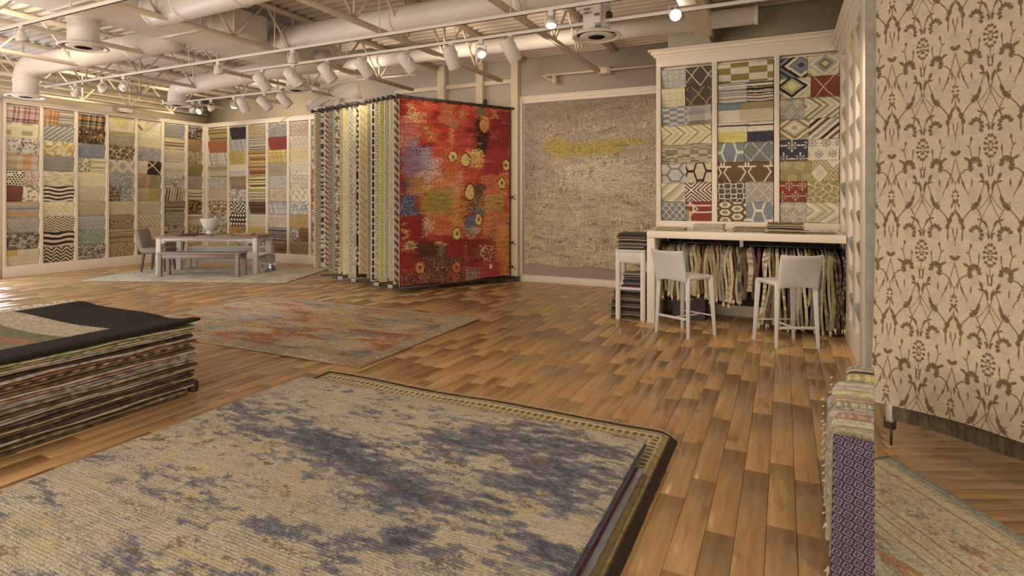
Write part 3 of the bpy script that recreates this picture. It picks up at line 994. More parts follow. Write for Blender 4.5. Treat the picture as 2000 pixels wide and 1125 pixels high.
# added wide fill spots with no fixture, brightening the upper walls and the roof
for x, y, z, aim, w in [(-12.1, 6.5, 3.72, (-1, .0, .25), 62), (-12.1, 8.6, 3.72, (-.9, .3, .25), 70), (-10.6, 8.5, 3.72, (.0, 1, .25), 50), (-8.6, 8.2, 3.72, (.0, 1, .1), 34), (-6.4, 7.0, 3.36, (.05, 1, .1), 44), (-4.5, 6.6, 3.36, (.1, 1, .12), 46), (-2.75, 6.5, 3.36, (.05, 1, .12), 36), (-.2, 6.0, 3.72, (.05, 1, 0), 5), (-9.0, 3.3, 3.72, (-.6, .6, .2), 60)]:
    spot((x, y, z), aim, w, 165, 1.0, r=.12)
# ================================================================== SAMPLE DISPLAYS
K = dict(cr=(198, 170, 124), iv=(192, 168, 136), tan=(160, 128, 86), be=(176, 150, 112), go=(172, 132, 62), mu=(160, 124, 50), br=(98, 68, 42), dk=(58, 40, 28),
         ru=(150, 78, 42), re=(130, 48, 36), orr=(180, 110, 56), ol=(124, 106, 42), sa=(146, 134, 96), gr=(108, 112, 74), gy=(142, 126, 110), lg=(168, 152, 134),
         sl=(106, 101, 94), bl=(110, 110, 110), na=(58, 54, 64), te=(98, 112, 106), li=(150, 132, 130), pi=(164, 112, 104), ma=(104, 50, 52), bk=(42, 34, 28),
         ch=(80, 64, 54), kh=(140, 114, 66), pk=(180, 150, 122), ye=(190, 164, 78), dg=(70, 66, 44))


def kc(names):
    return [tuple(q * .93 for q in K[n]) for n in names.split()]


def sample(label, group, origin, exv, out, w, z1, z0, kind, cols, s=.1, seed=0, nu=44, nv=24, bul=.10, name='rug_sample', wide_u0=0.0):
    """a draped rug sample: folds over its bar, bellies out and hangs down"""
    U, V = grid(nu, nv)
    h = z1 - z0
    T = V ** 1.35
    o = bul * (1 - np.exp(-T / .055)) * (1 - .62 * T) - .028 * np.exp(-T / .03)
    o = o + .006 * (vn(U * 3 + seed, T * 2, seed) - .5) * 2
    zz = z1 + .012 - T * (h + .006) + .007 * (vn(U * 2.3 + seed * .7, T * 0, seed + 3) - .5) * 2 * T
    uu = U * w + .004 * (vn(T * 3, T * 0 + seed, seed) - .5)
    o = o + .012 * (V ** 0)
    P = np.empty(U.shape + (3,))
    for k in range(3):
        P[..., k] = origin[k] + exv[k] * uu + out[k] * o
    P[..., 2] = zz
    u = U * w + wide_u0; v = T * h * 1.15
    rgb = pattern(kind, u + .03 * (seed % 7), v, cols, s, seed)
    rgb = rgb * (1 - .10 * (fr(v / .022 + .15 * fbm(u / .05, v / .05, seed, 2)) < .22))[..., None]      # weft ribs
    back = -np.array(out) * .014
    ob = cloth(name, P, finish(rgb, u, v, seed), back, M_TEXF, edge=tuple(np.mean(cols, 0) * .8))
    return tag(ob, label, 'rug sample', group)


def display(name, label, cols, zt, zb, ztop, axis, face, depth, lo, hi, crown=False, kick=.2, zkick=0.0):
    """an open white case: stiles between the columns, top and bottom rails, back panel. axis 'x' runs along x (front faces -y), 'y' runs along y"""
    t = thing(name, label, 'display case')

    def bx(m, a0, a1, z0, z1, d0=0.0, d1=None):
        d1 = depth if d1 is None else d1
        if axis == 'x': return m.box(a0, a1, face + d0, face + d1, z0, z1)
        if axis == 'y+': return m.box(face - d1, face - d0, a0, a1, z0, z1)
        return m.box(face + d0, face + d1, a0, a1, z0, z1)
    ed = [lo] + [c for p in cols for c in p] + [hi]
    for i in range(0, len(ed), 2):
        bx(MB(), ed[i], ed[i + 1], zb, zt).build('stile', M_WHITE, t, bevel=.003)
    m = bx(MB(), lo, hi, zt, ztop, -.004)
    m.build('top_rail', M_WHITE, t, bevel=.003)
    bx(MB(), lo, hi, ztop - .03, ztop, -.022, .02).build('top_moulding', M_WHITE, t, bevel=.004)
    bx(MB(), lo, hi, zkick, zb, -.004).build('base_rail', M_WHITE, t, bevel=.003)
    bx(MB(), lo, hi, zb, zt, depth - .02, depth).build('back_panel', M_DARKPANEL, t)
    for c0, c1 in cols:
        bx(MB(), c0, c1, zt - .045, zt - .012, .05, .10).build('hanging_bar', M_WHITE, t)
    if crown:
        for a, (d, z0, z1) in enumerate([(-.03, ztop, ztop + .03), (-.06, ztop + .03, ztop + .075), (-.10, ztop + .075, ztop + .10)]):
            e0 = -d if axis == 'x' else 0
            bx(MB(), lo - e0, hi, z0, z1, d, .10).build('crown_moulding', M_WHITE, t, bevel=.006)
    return t


def fill(cols, zt, zb, rows, specs, where, group, mk, colname, **kw):
    """specs[c][r] = (kind, 'colours', scale, words) or a pair of them sharing the row"""
    for ci, (c0, c1) in enumerate(cols):
        rh = (zt - .03 - zb) / rows
        for ri in range(rows):
            sp = specs[ci][ri]
            pair = sp if isinstance(sp, list) else [sp]
            fr_ = [0.0, pair[0][4] if len(pair) > 1 and len(pair[0]) > 4 else (.5 if len(pair) > 1 else 1.0), 1.0]
            wtot = c1 - c0 - .014
            for k, q in enumerate(pair):
                a0 = fr_[k] * wtot; a1 = fr_[k + 1] * wtot if len(pair) > 1 else wtot
                z1 = zt - .03 - ri * rh; z0 = z1 - rh - .004
                lab = q[3] + ' sample, ' + ORD[ri] + ' row, ' + colname[ci] + ', ' + where
                o, exv, out = mk(c0 + .007 + a0 if kw.get('flip') is None else c1 - .007 - a0)
                nu = kw.get('nu', 44); nu = nu if len(pair) == 1 else max(16, int(nu * (a1 - a0) / wtot) + 4)
                sample(lab, group, o, exv, out, a1 - a0 - .003, z1, z0, q[0], kc(q[1]), q[2], seed=ci * 40 + ri * 3 + k + kw.get('sd', 0), nu=nu, nv=kw.get('nv', 24),
                       bul=kw.get('bul', .10) + RD.uniform(-.012, .012))


# ---- long wall
LC = [(5.586, 6.130), (6.188, 6.752), (6.811, 7.362), (7.419, 7.982), (8.040, 8.601), (8.660, 9.200), (9.262, 9.672)]
display('display_case', 'long white wall case of seven columns of draped rug samples', LC, 3.36, .213, 3.44, 'y+', XL, .30, 5.535, 9.72)
LS = [
 [('plaid', 'pi ma iv pk', .035, 'pink and maroon plaid'), ('block', 'cr sa', .35, 'cream with sage block'), ('blotch', 'lg iv ma sl', .035, 'white with dark red speckle'),
  ('plaid', 'sa orr sa lg be', .08, 'pale green and orange plaid'), [('dots', 'cr bk', .05, 'cream with black check'), ('dots', 'pk re iv', .03, 'pink speckled')],
  [('hs', 're ma br', .02, 'dark red ribbed'), ('chk', 'cr gr iv', .035, 'cream and green check')], ('hs', 'orr tan gy sl gy', .05, 'orange to grey banded'),
  ('lat', 'gy ol', .28, 'grey with olive lines'), ('blotch', 'ch gy br', .04, 'mottled grey and brown'), ('block', 'be mu', .7, 'tan with mustard patch')],
 [[('plaid', 'ru orr ru be', .03, 'rust orange plaid', .5), ('hs', 'gy be sl', .025, 'grey brown striped')], ('diag', 'gy lg sl', .035, 'grey diagonal ribbed'), ('blotch', 'go cr mu', .05, 'gold and cream mottled'),
  ('zig', 'gy sl', .03, 'grey fine chevron'), ('dash', 'cr kh', .05, 'cream with tan dashes'), ('bands', 'iv dk', .09, 'ivory with dark brushed bands'), ('lat', 'cr be', .12, 'cream faint diamond'),
  ('zig', 'cr br', .045, 'brown and cream zigzag'), ('bands', 'pk bk', .12, 'pale with black bird lines'), ('zig', 'be dk', .06, 'bold brown chevron')],
 [('plaid', 'bk orr te br go', .04, 'black orange and teal plaid'), ('blotch', 'dk br go', .03, 'leopard brown and gold'), ('tweed', 'bl sl lg', .01, 'denim blue'),
  [('chk', 'gr sa cr', .03, 'green check', .48), ('hs', 'cr sa cr', .04, 'cream and green striped')], ('plain', 'cr', .1, 'plain cream'), ('plain', 'be', .1, 'plain straw'),
  ('zig', 'be kh', .02, 'straw tweed zigzag'), ('herr', 'lg bl', .035, 'blue grey herringbone'), ('tweed', 'te sa gy', .03, 'grey green mottled'), ('blotch', 'na be sl', .02, 'navy and cream speckled')],
 [('blotch', 'cr ye pk', .12, 'pale yellow washed'), ('tweed', 'sa kh', .02, 'plain sage'), ('branch', 'br cr', .11, 'brown with cream branches'), ('lat2', 'gy cr li', .26, 'grey with cream double diamonds'),
  ('tweed', 'lg sl', .02, 'light grey tweed'), [('branch', 'br lg', .09, 'brown zebra', .46), ('tweed', 'lg sl', .03, 'grey flecked')], ('herr', 'cr kh', .025, 'cream and tan herringbone'),
  ('weft', 'br tan', .012, 'brown grasscloth'), ('hs', 'br tan kh', .02, 'brown ribbed'), ('tweed', 'go br cr', .012, 'gold tweed')],
 [('vee', 'cr ru ye li', .1, 'pale with rust and yellow bars'), ('wavy', 'cr tan', .06, 'cream with tan waves'), ('blotch', 'gy li sl', .03, 'lilac grey mottled'),
  [('tweed', 'iv be', .04, 'plain ivory', .44), ('xx', 'dk cr', .1, 'dark brown with cream cross')], [('maze', 'tan ru', .04, 'tan maze', .55), ('maze', 'kh gr', .05, 'khaki maze')],
  [('plain', 'tan', .1, 'plain apricot', .5), ('tweed', 'kh go', .04, 'khaki slubbed')], ('herr', 'be sa', .025, 'beige herringbone'), ('lat', 'be kh', .10, 'beige diamond'),
  ('herr', 'go be', .035, 'gold herringbone'), ('blotch', 'ru br go', .03, 'rust speckled')],
 [('weft', 'gy sl', .015, 'grey ribbed'), ('hs', 'cr br cr tan', .02, 'cream and brown striped'), ('diag', 'cr be gy', .03, 'cream with grey slant'), ('hs', 'cr iv gy', .02, 'cream and grey striped'),
  ('zebra', 'iv sl', .03, 'blue grey broken stripe'), ('vs', 'iv br', .03, 'ivory and brown upright stripe'), ('hs', 'br gy ch tan', .025, 'brown banded'), ('herr', 'bk iv', .035, 'black and ivory herringbone'),
  ('zebra', 'be dk', .02, 'beige and dark zebra'), ('chk', 're br gr', .025, 'red and green grid')],
 [('blotch', 'dk gy br', .03, 'dark brown mottled'), ('zig', 'br go', .04, 'brown with gold waves'), ('tweed', 'kh be br', .04, 'khaki mottled'), ('plain', 'ol', .1, 'plain olive green'),
  ('blotch', 'gy pi sl', .015, 'grey red and blue fleck'), ('hs', 'cr kh cr br', .025, 'straw banded'), ('blotch', 'bk go br', .025, 'black and gold mottled'), ('hs', 'be br iv', .025, 'beige and brown striped'),
  ('blotch', 'be br', .02, 'cream speckled'), ('tweed', 'go be br', .03, 'gold mottled')],
]
CN = ['entrance end column', 'second column', 'third column', 'middle column', 'fifth column', 'sixth column', 'corner column']
fill(LC, 3.36, .213, 10, LS, 'long wall case', 'rug samples on the long wall', lambda a: ((XL - .125, a, 0), (0, 1, 0), (1, 0, 0)), CN, nu=88, nv=48, bul=.115)

# ---- far back wall
BC = [(-13.36, -12.62), (-12.554, -11.94), (-11.87, -11.26), (-11.19, -10.56), (-10.49, -9.874), (-9.81, -9.36)]
display('display_case', 'white case of draped rug samples on the far back wall', BC, 3.335, .21, 3.44, 'x', YB, .30, -13.45, -9.3)
BS = [
 [('hs', 'kh br ol tan', .04, 'olive and brown striped'), ('plain', 'ru', .1, 'plain rust red'), ('vs', 'lg gy iv', .04, 'silver upright stripe'), ('hs', 'gr cr ol be', .025, 'green banded'), ('blotch', 'lg gy', .04, 'silver mottled'),
  ('wavy', 'be kh', .05, 'beige wavy'), ('chk', 'br cr ru', .03, 'brown and cream check'), ('blotch', 'iv br', .02, 'brown speckled'), ('blotch', 'be br', .025, 'beige speckled'), ('tile', 'be ru', .09, 'rust tile pattern')],
 [('tweed', 'na bk', .02, 'plain navy'), ('vs', 'gy lg li', .05, 'grey upright stripe'), ('plaid', 'go ye mu', .03, 'gold plaid'), ('half', 'cr lg', .21, 'plain cream'), ('plaid', 'ru te go kh', .035, 'rust and teal plaid'),
  ('blotch', 'iv sl lg', .03, 'white and slate speckled'), ('herr', 'iv dk', .06, 'dark and white herringbone'), ('ovals', 'dk iv', .10, 'dark brown with white ovals'), ('blotch', 'go ru br', .03, 'gold with rust specks'), ('dash', 'be dk', .05, 'brown dashed')],
 [('hs', 'tan be kh', .02, 'tan ribbed'), ('hs', 'be sl cr br be', .03, 'cream and slate striped'), ('hs', 'ru orr ye kh', .04, 'orange and gold striped'), ('hs', 'ru br orr tan', .04, 'rust striped'), ('hs', 'ol cr br ye', .04, 'olive and gold striped'),
  ('hs', 'br cr ol be', .025, 'brown and cream striped'), ('hs', 'br dk', .03, 'dark brown ribbed'), ('hs', 'be lg be', .08, 'pale khaki'), ('hs', 'go mu', .03, 'plain gold'), ('chk', 'br be', .04, 'brown check')],
 [('tweed', 'sl gy bl', .02, 'blue grey tweed'), ('plain', 're', .1, 'plain crimson'), ('plaid', 'go mu ye', .03, 'gold check'), ('tweed', 'gy kh', .02, 'taupe tweed'), ('tweed', 'gy lg', .02, 'plain taupe'),
  ('blotch', 'be tan', .03, 'beige slubbed'), ('plaid', 'lg sl gy', .06, 'grey windowpane plaid'), ('plaid', 'pk be pi', .03, 'blush plaid'), ('hs', 'ch br li', .02, 'charcoal brown ribbed'), ('hs', 'br kh br', .02, 'brown corded')],
 [('lat', 'pk br', .07, 'blush lattice'), ('lat', 'pk gy', .14, 'blush loose lattice'), ('lat', 'cr mu', .06, 'gold lattice'), ('branch', 'iv gy', .07, 'white with grey lozenges'), ('chk', 'cr gy be', .02, 'cream and grey small check'),
  ('lat', 'cr br', .19, 'cream with brown crossing lines'), ('blotch', 'iv bl', .02, 'ivory with blue flecks'), ('plaid', 'orr go kh', .03, 'orange gold plaid'),
  [('zebra', 'iv dk', .02, 'zebra', .48), ('hs', 'br ru br', .02, 'brown striped')], ('tile', 'kh dk', .09, 'olive tribal')],
 [('blotch', 'be gr br', .05, 'beige with green flowers'), ('blotch', 'be gr', .05, 'cream with green leaves'), ('blotch', 'cr gr be', .04, 'cream with small leaves'), ('blotch', 'be ru gr', .05, 'cream with rust flowers'), ('blotch', 'be ru', .05, 'beige with rust petals'),
  ('blotch', 'tan ru br', .05, 'tan with rust flowers'), ('blotch', 'orr br cr', .05, 'orange flowered'), ('blotch', 'be br pi', .05, 'beige with brown scrolls'), ('blotch', 'pi be br', .05, 'pink scrolled'), ('blotch', 'pk be ru', .05, 'blush scrolled')],
]
CN = ['corner column', 'second column', 'third column', 'fourth column', 'fifth column', 'rack end column']
fill(BC, 3.335, .21, 10, BS, 'far wall case', 'rug samples on the far back wall', lambda a: ((a, YB + .125, 0), (1, 0, 0), (0, -1, 0)), CN, nu=64, nv=44, bul=.12, sd=500)

# ---- above the bar
CF = 7.95
cols = []
for a, b in ((1290.4, 1390.4), (1400.6, 1511.8), (1522.3, 1641.5)):
    cols.append((float(onY(a, 300, CF)[0]), float(onY(b, 300, CF)[0])))
zt = float(onY(1290.4, 126.7, CF)[2]) - .03; zb = float(onY(1290, 433.5, CF)[2]) + .02
display('display_case', 'white case with crown moulding and three columns of samples above the bar', cols, zt, zb, zt + .13, 'x', CF, .36, float(onY(1281.5, 300, CF)[0]), XR + .02, crown=True, zkick=1.136)
CS = [
 [[('tile', 'lg gy', .16, 'grey arch motif', .5), ('lat', 'ch cr', .22, 'brown with cream diamonds')], [('tile', 'cr be', .16, 'cream arch motif', .48), ('lat', 'ch mu', .20, 'brown with gold diamonds')],
  [('stepb', 'lg bl iv', .10, 'blue and white step', .52), ('plaid', 'gy lg br bl', .05, 'grey and brown plaid')], ('chev', 'cr be cr cr kh cr', .03, 'cream with tan angle lines'),
  ('weft', 'cr dk', .055, 'dark and cream brick weave'), [('hexl', 'lg sl', .11, 'grey honeycomb', .5), ('hour', 'be bk', .10, 'beige with black hourglass')],
  [('diag', 'be cr sa', .06, 'sage slanted plaid', .48), ('ndia', 'ma iv', .10, 'maroon and white diagonal')], [('lat', 'sl lg', .09, 'slate with white lattice', .5), ('red8', 're iv kh', .1, 'red with white octagon lines')]],
 [('stepb', 'iv ol', .22, 'olive and white brick'), [('hs', 'iv gy iv bl', .02, 'white with grey blue stripes', .53), ('hs', 'bk iv', .022, 'black and white striped')],
  [('half', 'te iv', .13, 'grey blue over white', .42), ('half', 'kh be', .13, 'khaki over beige')], [('half', 'iv ye dk', .15, 'white over yellow', .54), ('half', 'iv na na', .16, 'white over navy')],
  [('hour', 'bl iv', .12, 'blue with white hourglass', .48), ('lat', 'sl lg', .22, 'charcoal with white diamonds')], ('spade', 'br iv', .30, 'brown with white spade outline'),
  [('tile', 'ch iv', .15, 'charcoal with white interlace', .5), ('lat', 'gy be', .14, 'taupe with faint lattice')], [('hexb', 'cr br bl', .10, 'cream brown and blue honeycomb', .52), ('hour', 'bl iv', .10, 'blue with hourglass lines')]],
 [[('cdia', 'na bl sl iv bk bl', .16, 'navy nested diamond', .47), ('cdia', 'ye sl sa iv be iv', .15, 'yellow centred diamond')], [('cdia', 'iv ye sa bk iv be', .15, 'pale nested diamond', .53), ('lat', 're be br', .26, 'dark red diamond')],
  [('burst', 'gy cr be', .15, 'grey with cream flower', .42), ('chev', 'kh iv be iv ol iv', .04, 'khaki angle band')], [('cdia', 'sa iv be ol iv kh', .15, 'green nested diamond', .5), ('diag', 'br iv gy iv dk iv', .05, 'brown slanted stripe')],
  [('burst', 'na iv iv', .19, 'navy with white snowflakes', .48), ('burst', 'iv na', .15, 'white with navy blossoms')], [('burst', 'kh be', .17, 'khaki with flowers', .54), ('lat2', 'iv kh be', .30, 'ivory step cross')],
  [('burst', 're be be', .15, 'red with flowers and dots', .47), ('branch', 'kh cr', .08, 'olive with cream scroll')], [('burst', 'gy cr cr', .15, 'grey with sprays', .45), ('chev', 'sa be sa iv be', .045, 'pale green angle band')]],
]
fill(cols, zt, zb, 8, CS, 'bar case', 'rug samples above the bar', lambda a: ((a, CF + .13, 0), (1, 0, 0), (0, -1, 0)),
     ['column by wall rug', 'middle column', 'corner column'], nu=130, nv=52, bul=.12, sd=900)

# ---- side wall by the bar
RC = [(5.86, 6.26), (6.50, 6.86), (7.24, 7.68)]
t = display('display_case', 'narrow white case of bulging samples on the side wall by the bar', RC, 3.22, .27, 3.33, 'y', XR, .34, 5.62, CF, crown=False)
for d, z0, z1 in [(-.03, 3.33, 3.36), (-.06, 3.36, 3.405), (-.10, 3.405, 3.43)]:
    MB().box(XR + d, XR + .1, 5.6, CF - .03, z0, z1).build('crown_moulding', M_WHITE, t, bevel=.006)
RS = [[('tweed', 'be kh', .03, 'cream'), ('blotch', 'cr ye', .03, 'lemon cream'), ('blotch', 'cr go', .03, 'gold flecked'), ('plain', 'pk', .03, 'blush'), ('plain', 'cr', .03, 'straw'), ('blotch', 'cr go', .04, 'yellow leafed'), ('tweed', 'go br', .02, 'bronze'),
       ('blotch', 'go br', .02, 'gold brown'), ('tweed', 'be ch', .02, 'grey ribbed'), ('tweed', 'sl lg', .02, 'slate fleck')],
      [('tweed', 'cr ye', .03, 'lemon'), ('tweed', 'be sa', .03, 'pale sage'), ('plain', 'be', .03, 'fawn'), ('tweed', 'cr be', .03, 'oat'), ('tweed', 'cr lg', .03, 'chalk'), ('tweed', 'lg be', .02, 'stone'), ('tweed', 'be tan', .03, 'sand'),
       ('tweed', 'lg sl', .02, 'ash grey'), ('tweed', 'cr lg', .02, 'ivory'), ('tweed', 'gy sl', .02, 'grey')],
      [('tweed', 'cr be', .03, 'pearl'), ('tweed', 'lg be', .03, 'pale stone'), ('tweed', 'be kh', .03, 'hemp'), ('tweed', 'cr kh', .03, 'flax'), ('tweed', 'be cr', .03, 'wheat'), ('tweed', 'lg sl', .03, 'smoke'), ('tweed', 'go kh', .03, 'bronze brown'),
       ('tweed', 'be lg', .03, 'oyster'), ('tweed', 'lg be', .03, 'putty'), ('tweed', 'gy lg', .03, 'pewter')]]
fill(RC, 3.22, .27, 10, RS, 'side wall case', 'rug samples on the side wall', lambda a: ((XR + .135, a, 0), (0, -1, 0), (-1, 0, 0)), ['open end column', 'middle column', 'corner column'],
     nu=14, nv=26, bul=.15, sd=1300, flip=1)
tag(MB().box(XR - .01, XR + .37, 5.60, 5.84, .0, 3.33).build('side_post', M_WHITE, bevel=.004), kind='structure')
t = thing('hanging_rug', 'dark speckled rug edge hanging just behind the white end post', 'rug', (.83, 5.45, .3))
U, V = grid(12, 120)
P = np.stack([-.085 + U * .5, .01 * np.sin(V * 9) + U * 0, 2.75 - V * 2.75], -1)
cloth('rug_panel', P, finish(pattern('blotch', U * .2, V * 2.75, kc('bk iv br'), .03, 5), U * .2, V * 2.75, 5), (0, .015, 0), M_TEXF, t, recenter=False)
MB().box(-.1, .45, .0, .03, 2.74, 2.78).build('hanging_rail', M_RACK, t)

# ================================================================== BAR COUNTER
t = thing('bar_counter', 'long white bar counter in front of the sample case', 'counter', (-1.52, 7.0, 0))
MB().box(0, 2.13, 0, .95, 1.05, 1.136).build('countertop', M_WHITE, t, bevel=.005)
MB().box(.0, .095, .015, .93, 0, 1.05).build('end_panel', M_WHITE, t, bevel=.004)
bp = []
for i in range(13):
    MB().box(.10 + i * .155, .10 + i * .155 + .150, .925, .945, .12, 1.05).build('back_board', M_DARKPANEL, t, bevel=.003)
MB().box(.095, 2.12, .90, .925, 0, .14).build('base_board', M_WHITE, t, bevel=.004)
MB().box(1.045, 1.085, .35, .40, .94, 1.05).build('rail_bracket', M_TRACK, t, bevel=.003)
MB().tube([(.1, .42, .975), (1.06, .42, .975)], .012, 10).build('hanging_rail', M_RACK, t)
MB().tube([(1.06, .42, .965), (2.12, .42, .965)], .012, 10).build('hanging_rail', M_RACK, t)
t = thing('storage_box', 'dark plum box on the floor under the counter', 'box', (-1.08, 7.55, 0))
MB().box(-.2, .2, -.15, .2, 0, .42).build('box_body', paint('dark plum board', (62, 48, 52), .6), t, bevel=.006)
MB().box(-.21, .21, -.16, .21, .42, .46).build('box_lid', paint('dark plum lid', (70, 55, 58), .6), t, bevel=.006)
MB().box(-.06, .06, -.166, -.15, .25, .28).build('pull_tab', M_CHROME, t)

# hanging samples under the counter, seen edge on
HC = [('cream', 'cr'), ('straw', 'be'), ('grey', 'gy'), ('oat', 'cr'), ('olive', 'ol'), ('sage', 'sa'), ('brown', 'br'), ('slate', 'sl'), ('stone', 'be'), ('dark brown', 'dk'), ('tan', 'tan'), ('khaki', 'kh')]


def hanger(x, zt, zb, yc, dep, thick, c1, c2, lab, grp, seed, fr_=True, flare=0.0, kind='weft', s=.03):
    """a long sample doubled over the rail: front edge, rounded fold, gently waving"""
    nv, nu = 34, 9
    U, V = grid(nu, nv)
    # cross-section: from front face round the fold; extruded in depth, the visible edge is narrow
    z = zt - (V ** 1.2) * (zt - zb)
    wav = .012 * np.sin(V * 7 + seed) + .02 * (fbm(V * 2.2, V * 0 + seed, seed, 2) - .5) - flare * V ** 1.6
    th = thick * (.55 + .45 * np.minimum(1, V * 14)) * (1 + .25 * (vn(V * 6, V * 0, seed) - .5))
    y0 = yc - dep / 2 * np.minimum(1, .55 + V * 6) - .05 * flare * V
    a = (U - .5)
    X = x + wav + a * th; Y = y0 - .006 * (1 - (2 * a) ** 2) + 0 * X
    Zc = z + .010 * (1 - (2 * a) ** 2) * (V < .02)
    P = np.stack([X, Y, Zc], -1)
    u = U * .06 + seed; v = V * (zt - zb)
    ca = np.array(K[c1], float) * .86; cb = ca * .55 + np.array(K[c2], float) * .40
    col = finish(pattern(kind, u * .5, v, [ca, cb], s, seed), u, v, seed, .16)
    # front strip plus a body going back
    idx_back = np.array([0, dep, 0])
    o = cloth('hanging_sample', P, col, idx_back, M_TEXF, edge=K[c1])
    tag(o, lab, 'rug sample', grp)
    if fr_:
        pts = [(x + float(wav[-1, 0]) + k * thick * .3, float(y0[-1, 0]), zb + .004) for k in (-1, 0, 1)]
        f = fringe([(p[0] - o.location.x, p[1] - o.location.y, p[2] - o.location.z) for p in pts], (0, -.15, -1), .055, o, K['be'], .006)
    return o


xs = -1.385
i = 0
GR = 'samples on the first rail under the counter'
while xs < -.50:
    th = RD.uniform(.026, .040)
    n1, c1 = RD.choice(HC[:9] if i < 8 else HC[:11]); n2, c2 = RD.choice(HC[4:])
    zb = .36 + RD.uniform(-.05, .03) - (.06 if i > 14 else 0)
    hanger(xs + th / 2, .945 + RD.uniform(-.012, .012), zb, 7.42, .42, th, c1, c2, f'{n1} and {n2} hanging sample, {ORD[i]} from the counter end panel', GR, 50 + i, fr_=(i % 2 == 0),
           kind=RD.choice(['weft', 'hs', 'dots', 'plain', 'weft']), s=RD.choice([.02, .035, .05]))
    xs += th + .002; i += 1
for k, (c1, c2, n, knd, th, zb) in enumerate([('ch', 'be', 'charcoal and beige striped', 'weft', .05, .32), ('br', 'ch', 'brown barred', 'hs', .05, .34), ('be', 'br', 'shaggy oat and brown', 'hs', .075, .44), ('br', 'dk', 'dark brown', 'weft', .04, .35),
                                              ('ma', 'dk', 'deep maroon', 'plain', .035, .4)]):
    hanger(-.49 + th / 2 + k * .052, .94, zb, 7.40, .44, th, c1, c2, f'{n} hanging sample near the rail bracket under the counter', GR, 90 + k, fr_=(k == 0), kind=knd, s=.025)
GR = 'samples on the second rail under the counter'
xs = -.215
i = 0
while xs < .585:
    th = RD.uniform(.024, .042)
    if i == 0: n1, c1, n2, c2, knd = 'white', 'iv', 'black', 'dk', 'zebra'
    elif xs > .50: n1, c1, n2, c2, knd = 'black', 'dk', 'cream', 'cr', 'dots'
    else:
        n1, c1 = RD.choice([HC[j] for j in (0, 1, 2, 4, 5, 6, 8, 10, 11, 9, 7)]); n2, c2 = RD.choice(HC[4:]); knd = RD.choice(['weft', 'hs', 'dots', 'plain', 'chk'])
    hanger(xs + th / 2, .93 + RD.uniform(-.012, .014), (.5 if i == 0 else .045 + RD.uniform(0, .05) + (.28 if RD.random() < .12 else 0)), 7.40, .46, th, c1, c2, f'{n1} and {n2} long hanging sample, {ORD[i]} from the rail bracket', GR, 140 + i,
           fr_=(i % 2 == 1), flare=max(0, .11 - .016 * i) if i else 0, kind=knd, s=RD.choice([.02, .03, .05]))
    xs += th + .002; i += 1
for xx, ln, tone in [(.40, .5, 'be'), (.44, .6, 'cr')]:
    pass

# piles of folded samples on the counter
def folded(x, y, z, w, d, h, rz, c1, c2, lab, grp, seed, kind='hs', s=.02, mat=None):
    """a folded flat sample: slab with a rounded fold at one side"""
    nu, nv = 26, 12
    U, V = grid(nu, nv)
    wav = h * .25 * (fbm(U * 3 + seed, V * 2, seed, 2) - .5)
    P = np.stack([(U - .5) * w, (V - .5) * d, h + wav - h * .35 * ((2 * U - 1) ** 6 + (2 * V - 1) ** 6) * .5], -1)
    u = U * w; v = V * d
    col = finish(pattern(kind, u, v, [K[c1], K[c2]], s, seed), u, v, seed)
    c, s_ = math.cos(rz), math.sin(rz)
    Q = P.copy(); Q[..., 0] = c * P[..., 0] - s_ * P[..., 1]; Q[..., 1] = s_ * P[..., 0] + c * P[..., 1]
    # mid-height fold line drawn as real second ply
    t = cloth('folded_sample', Q + np.array([x, y, z]), col, (0, 0, -h * .46), M_TEXF, edge=tuple(np.array(K[c1]) * .72))
    lo = cloth('lower_ply', Q * np.array([.985, .985, 1]) - np.array([0, 0, h * .52]) + np.array([x, y, z]) - np.array(t.location), alb(np.array(K[c2])) * np.ones(col.shape), (0, 0, -h * .44), M_TEXF, t, recenter=False, edge=tuple(np.array(K[c2]) * .8))
    return tag(t, lab, 'rug sample', grp)


GR = 'folded samples on the bar counter'
CTZ = 1.136
for (x, y, w, d, rz, items, where) in [
    (-1.25, 7.2, .36, .26, .05, [('be', 'ol', 'olive edged'), ('tan', 'be', 'tan')], 'pile at the counter end'),
    (-.82, 7.3, .36, .26, -.03, [('iv', 'lg', 'white'), ('lg', 'iv', 'pearl grey'), ('iv', 'pk', 'off white'), ('pk', 'iv', 'blush')], 'white pile on the bar'),
    (-.36, 7.25, .36, .26, .04, [('te', 'lg', 'pale blue'), ('kh', 'tan', 'khaki'), ('br', 'be', 'brown edged')], 'blue and tan pile on the bar'),
    (.02, 7.2, .38, .28, -.04, [('kh', 'br', 'khaki'), ('be', 'dk', 'beige and black'), ('ch', 'be', 'charcoal'), ('be', 'ch', 'striped beige'), ('iv', 'br', 'cream'), ('br', 'kh', 'dark brown')], 'tall dark pile on the bar'),
    (.33, 7.22, .40, .26, .10, [('be', 'kh', 'straw'), ('cr', 'sl', 'pale cream and grey')], 'low pile near the side wall')]:
    z = CTZ + .002
    for k, (c1, c2, n) in enumerate(items):
        h = RD.uniform(.015, .020)
        folded(x + RD.uniform(-.012, .012), y + RD.uniform(-.012, .012), z, w * RD.uniform(.93, 1.0), d, h, rz + RD.uniform(-.05, .05), c1, c2,
               f'{n} folded sample, {ORD[k]} up in the {where}', GR, 300 + k + int(x * 50), kind=RD.choice(['hs', 'plain', 'tweed', 'vs']))
        z += h + .004

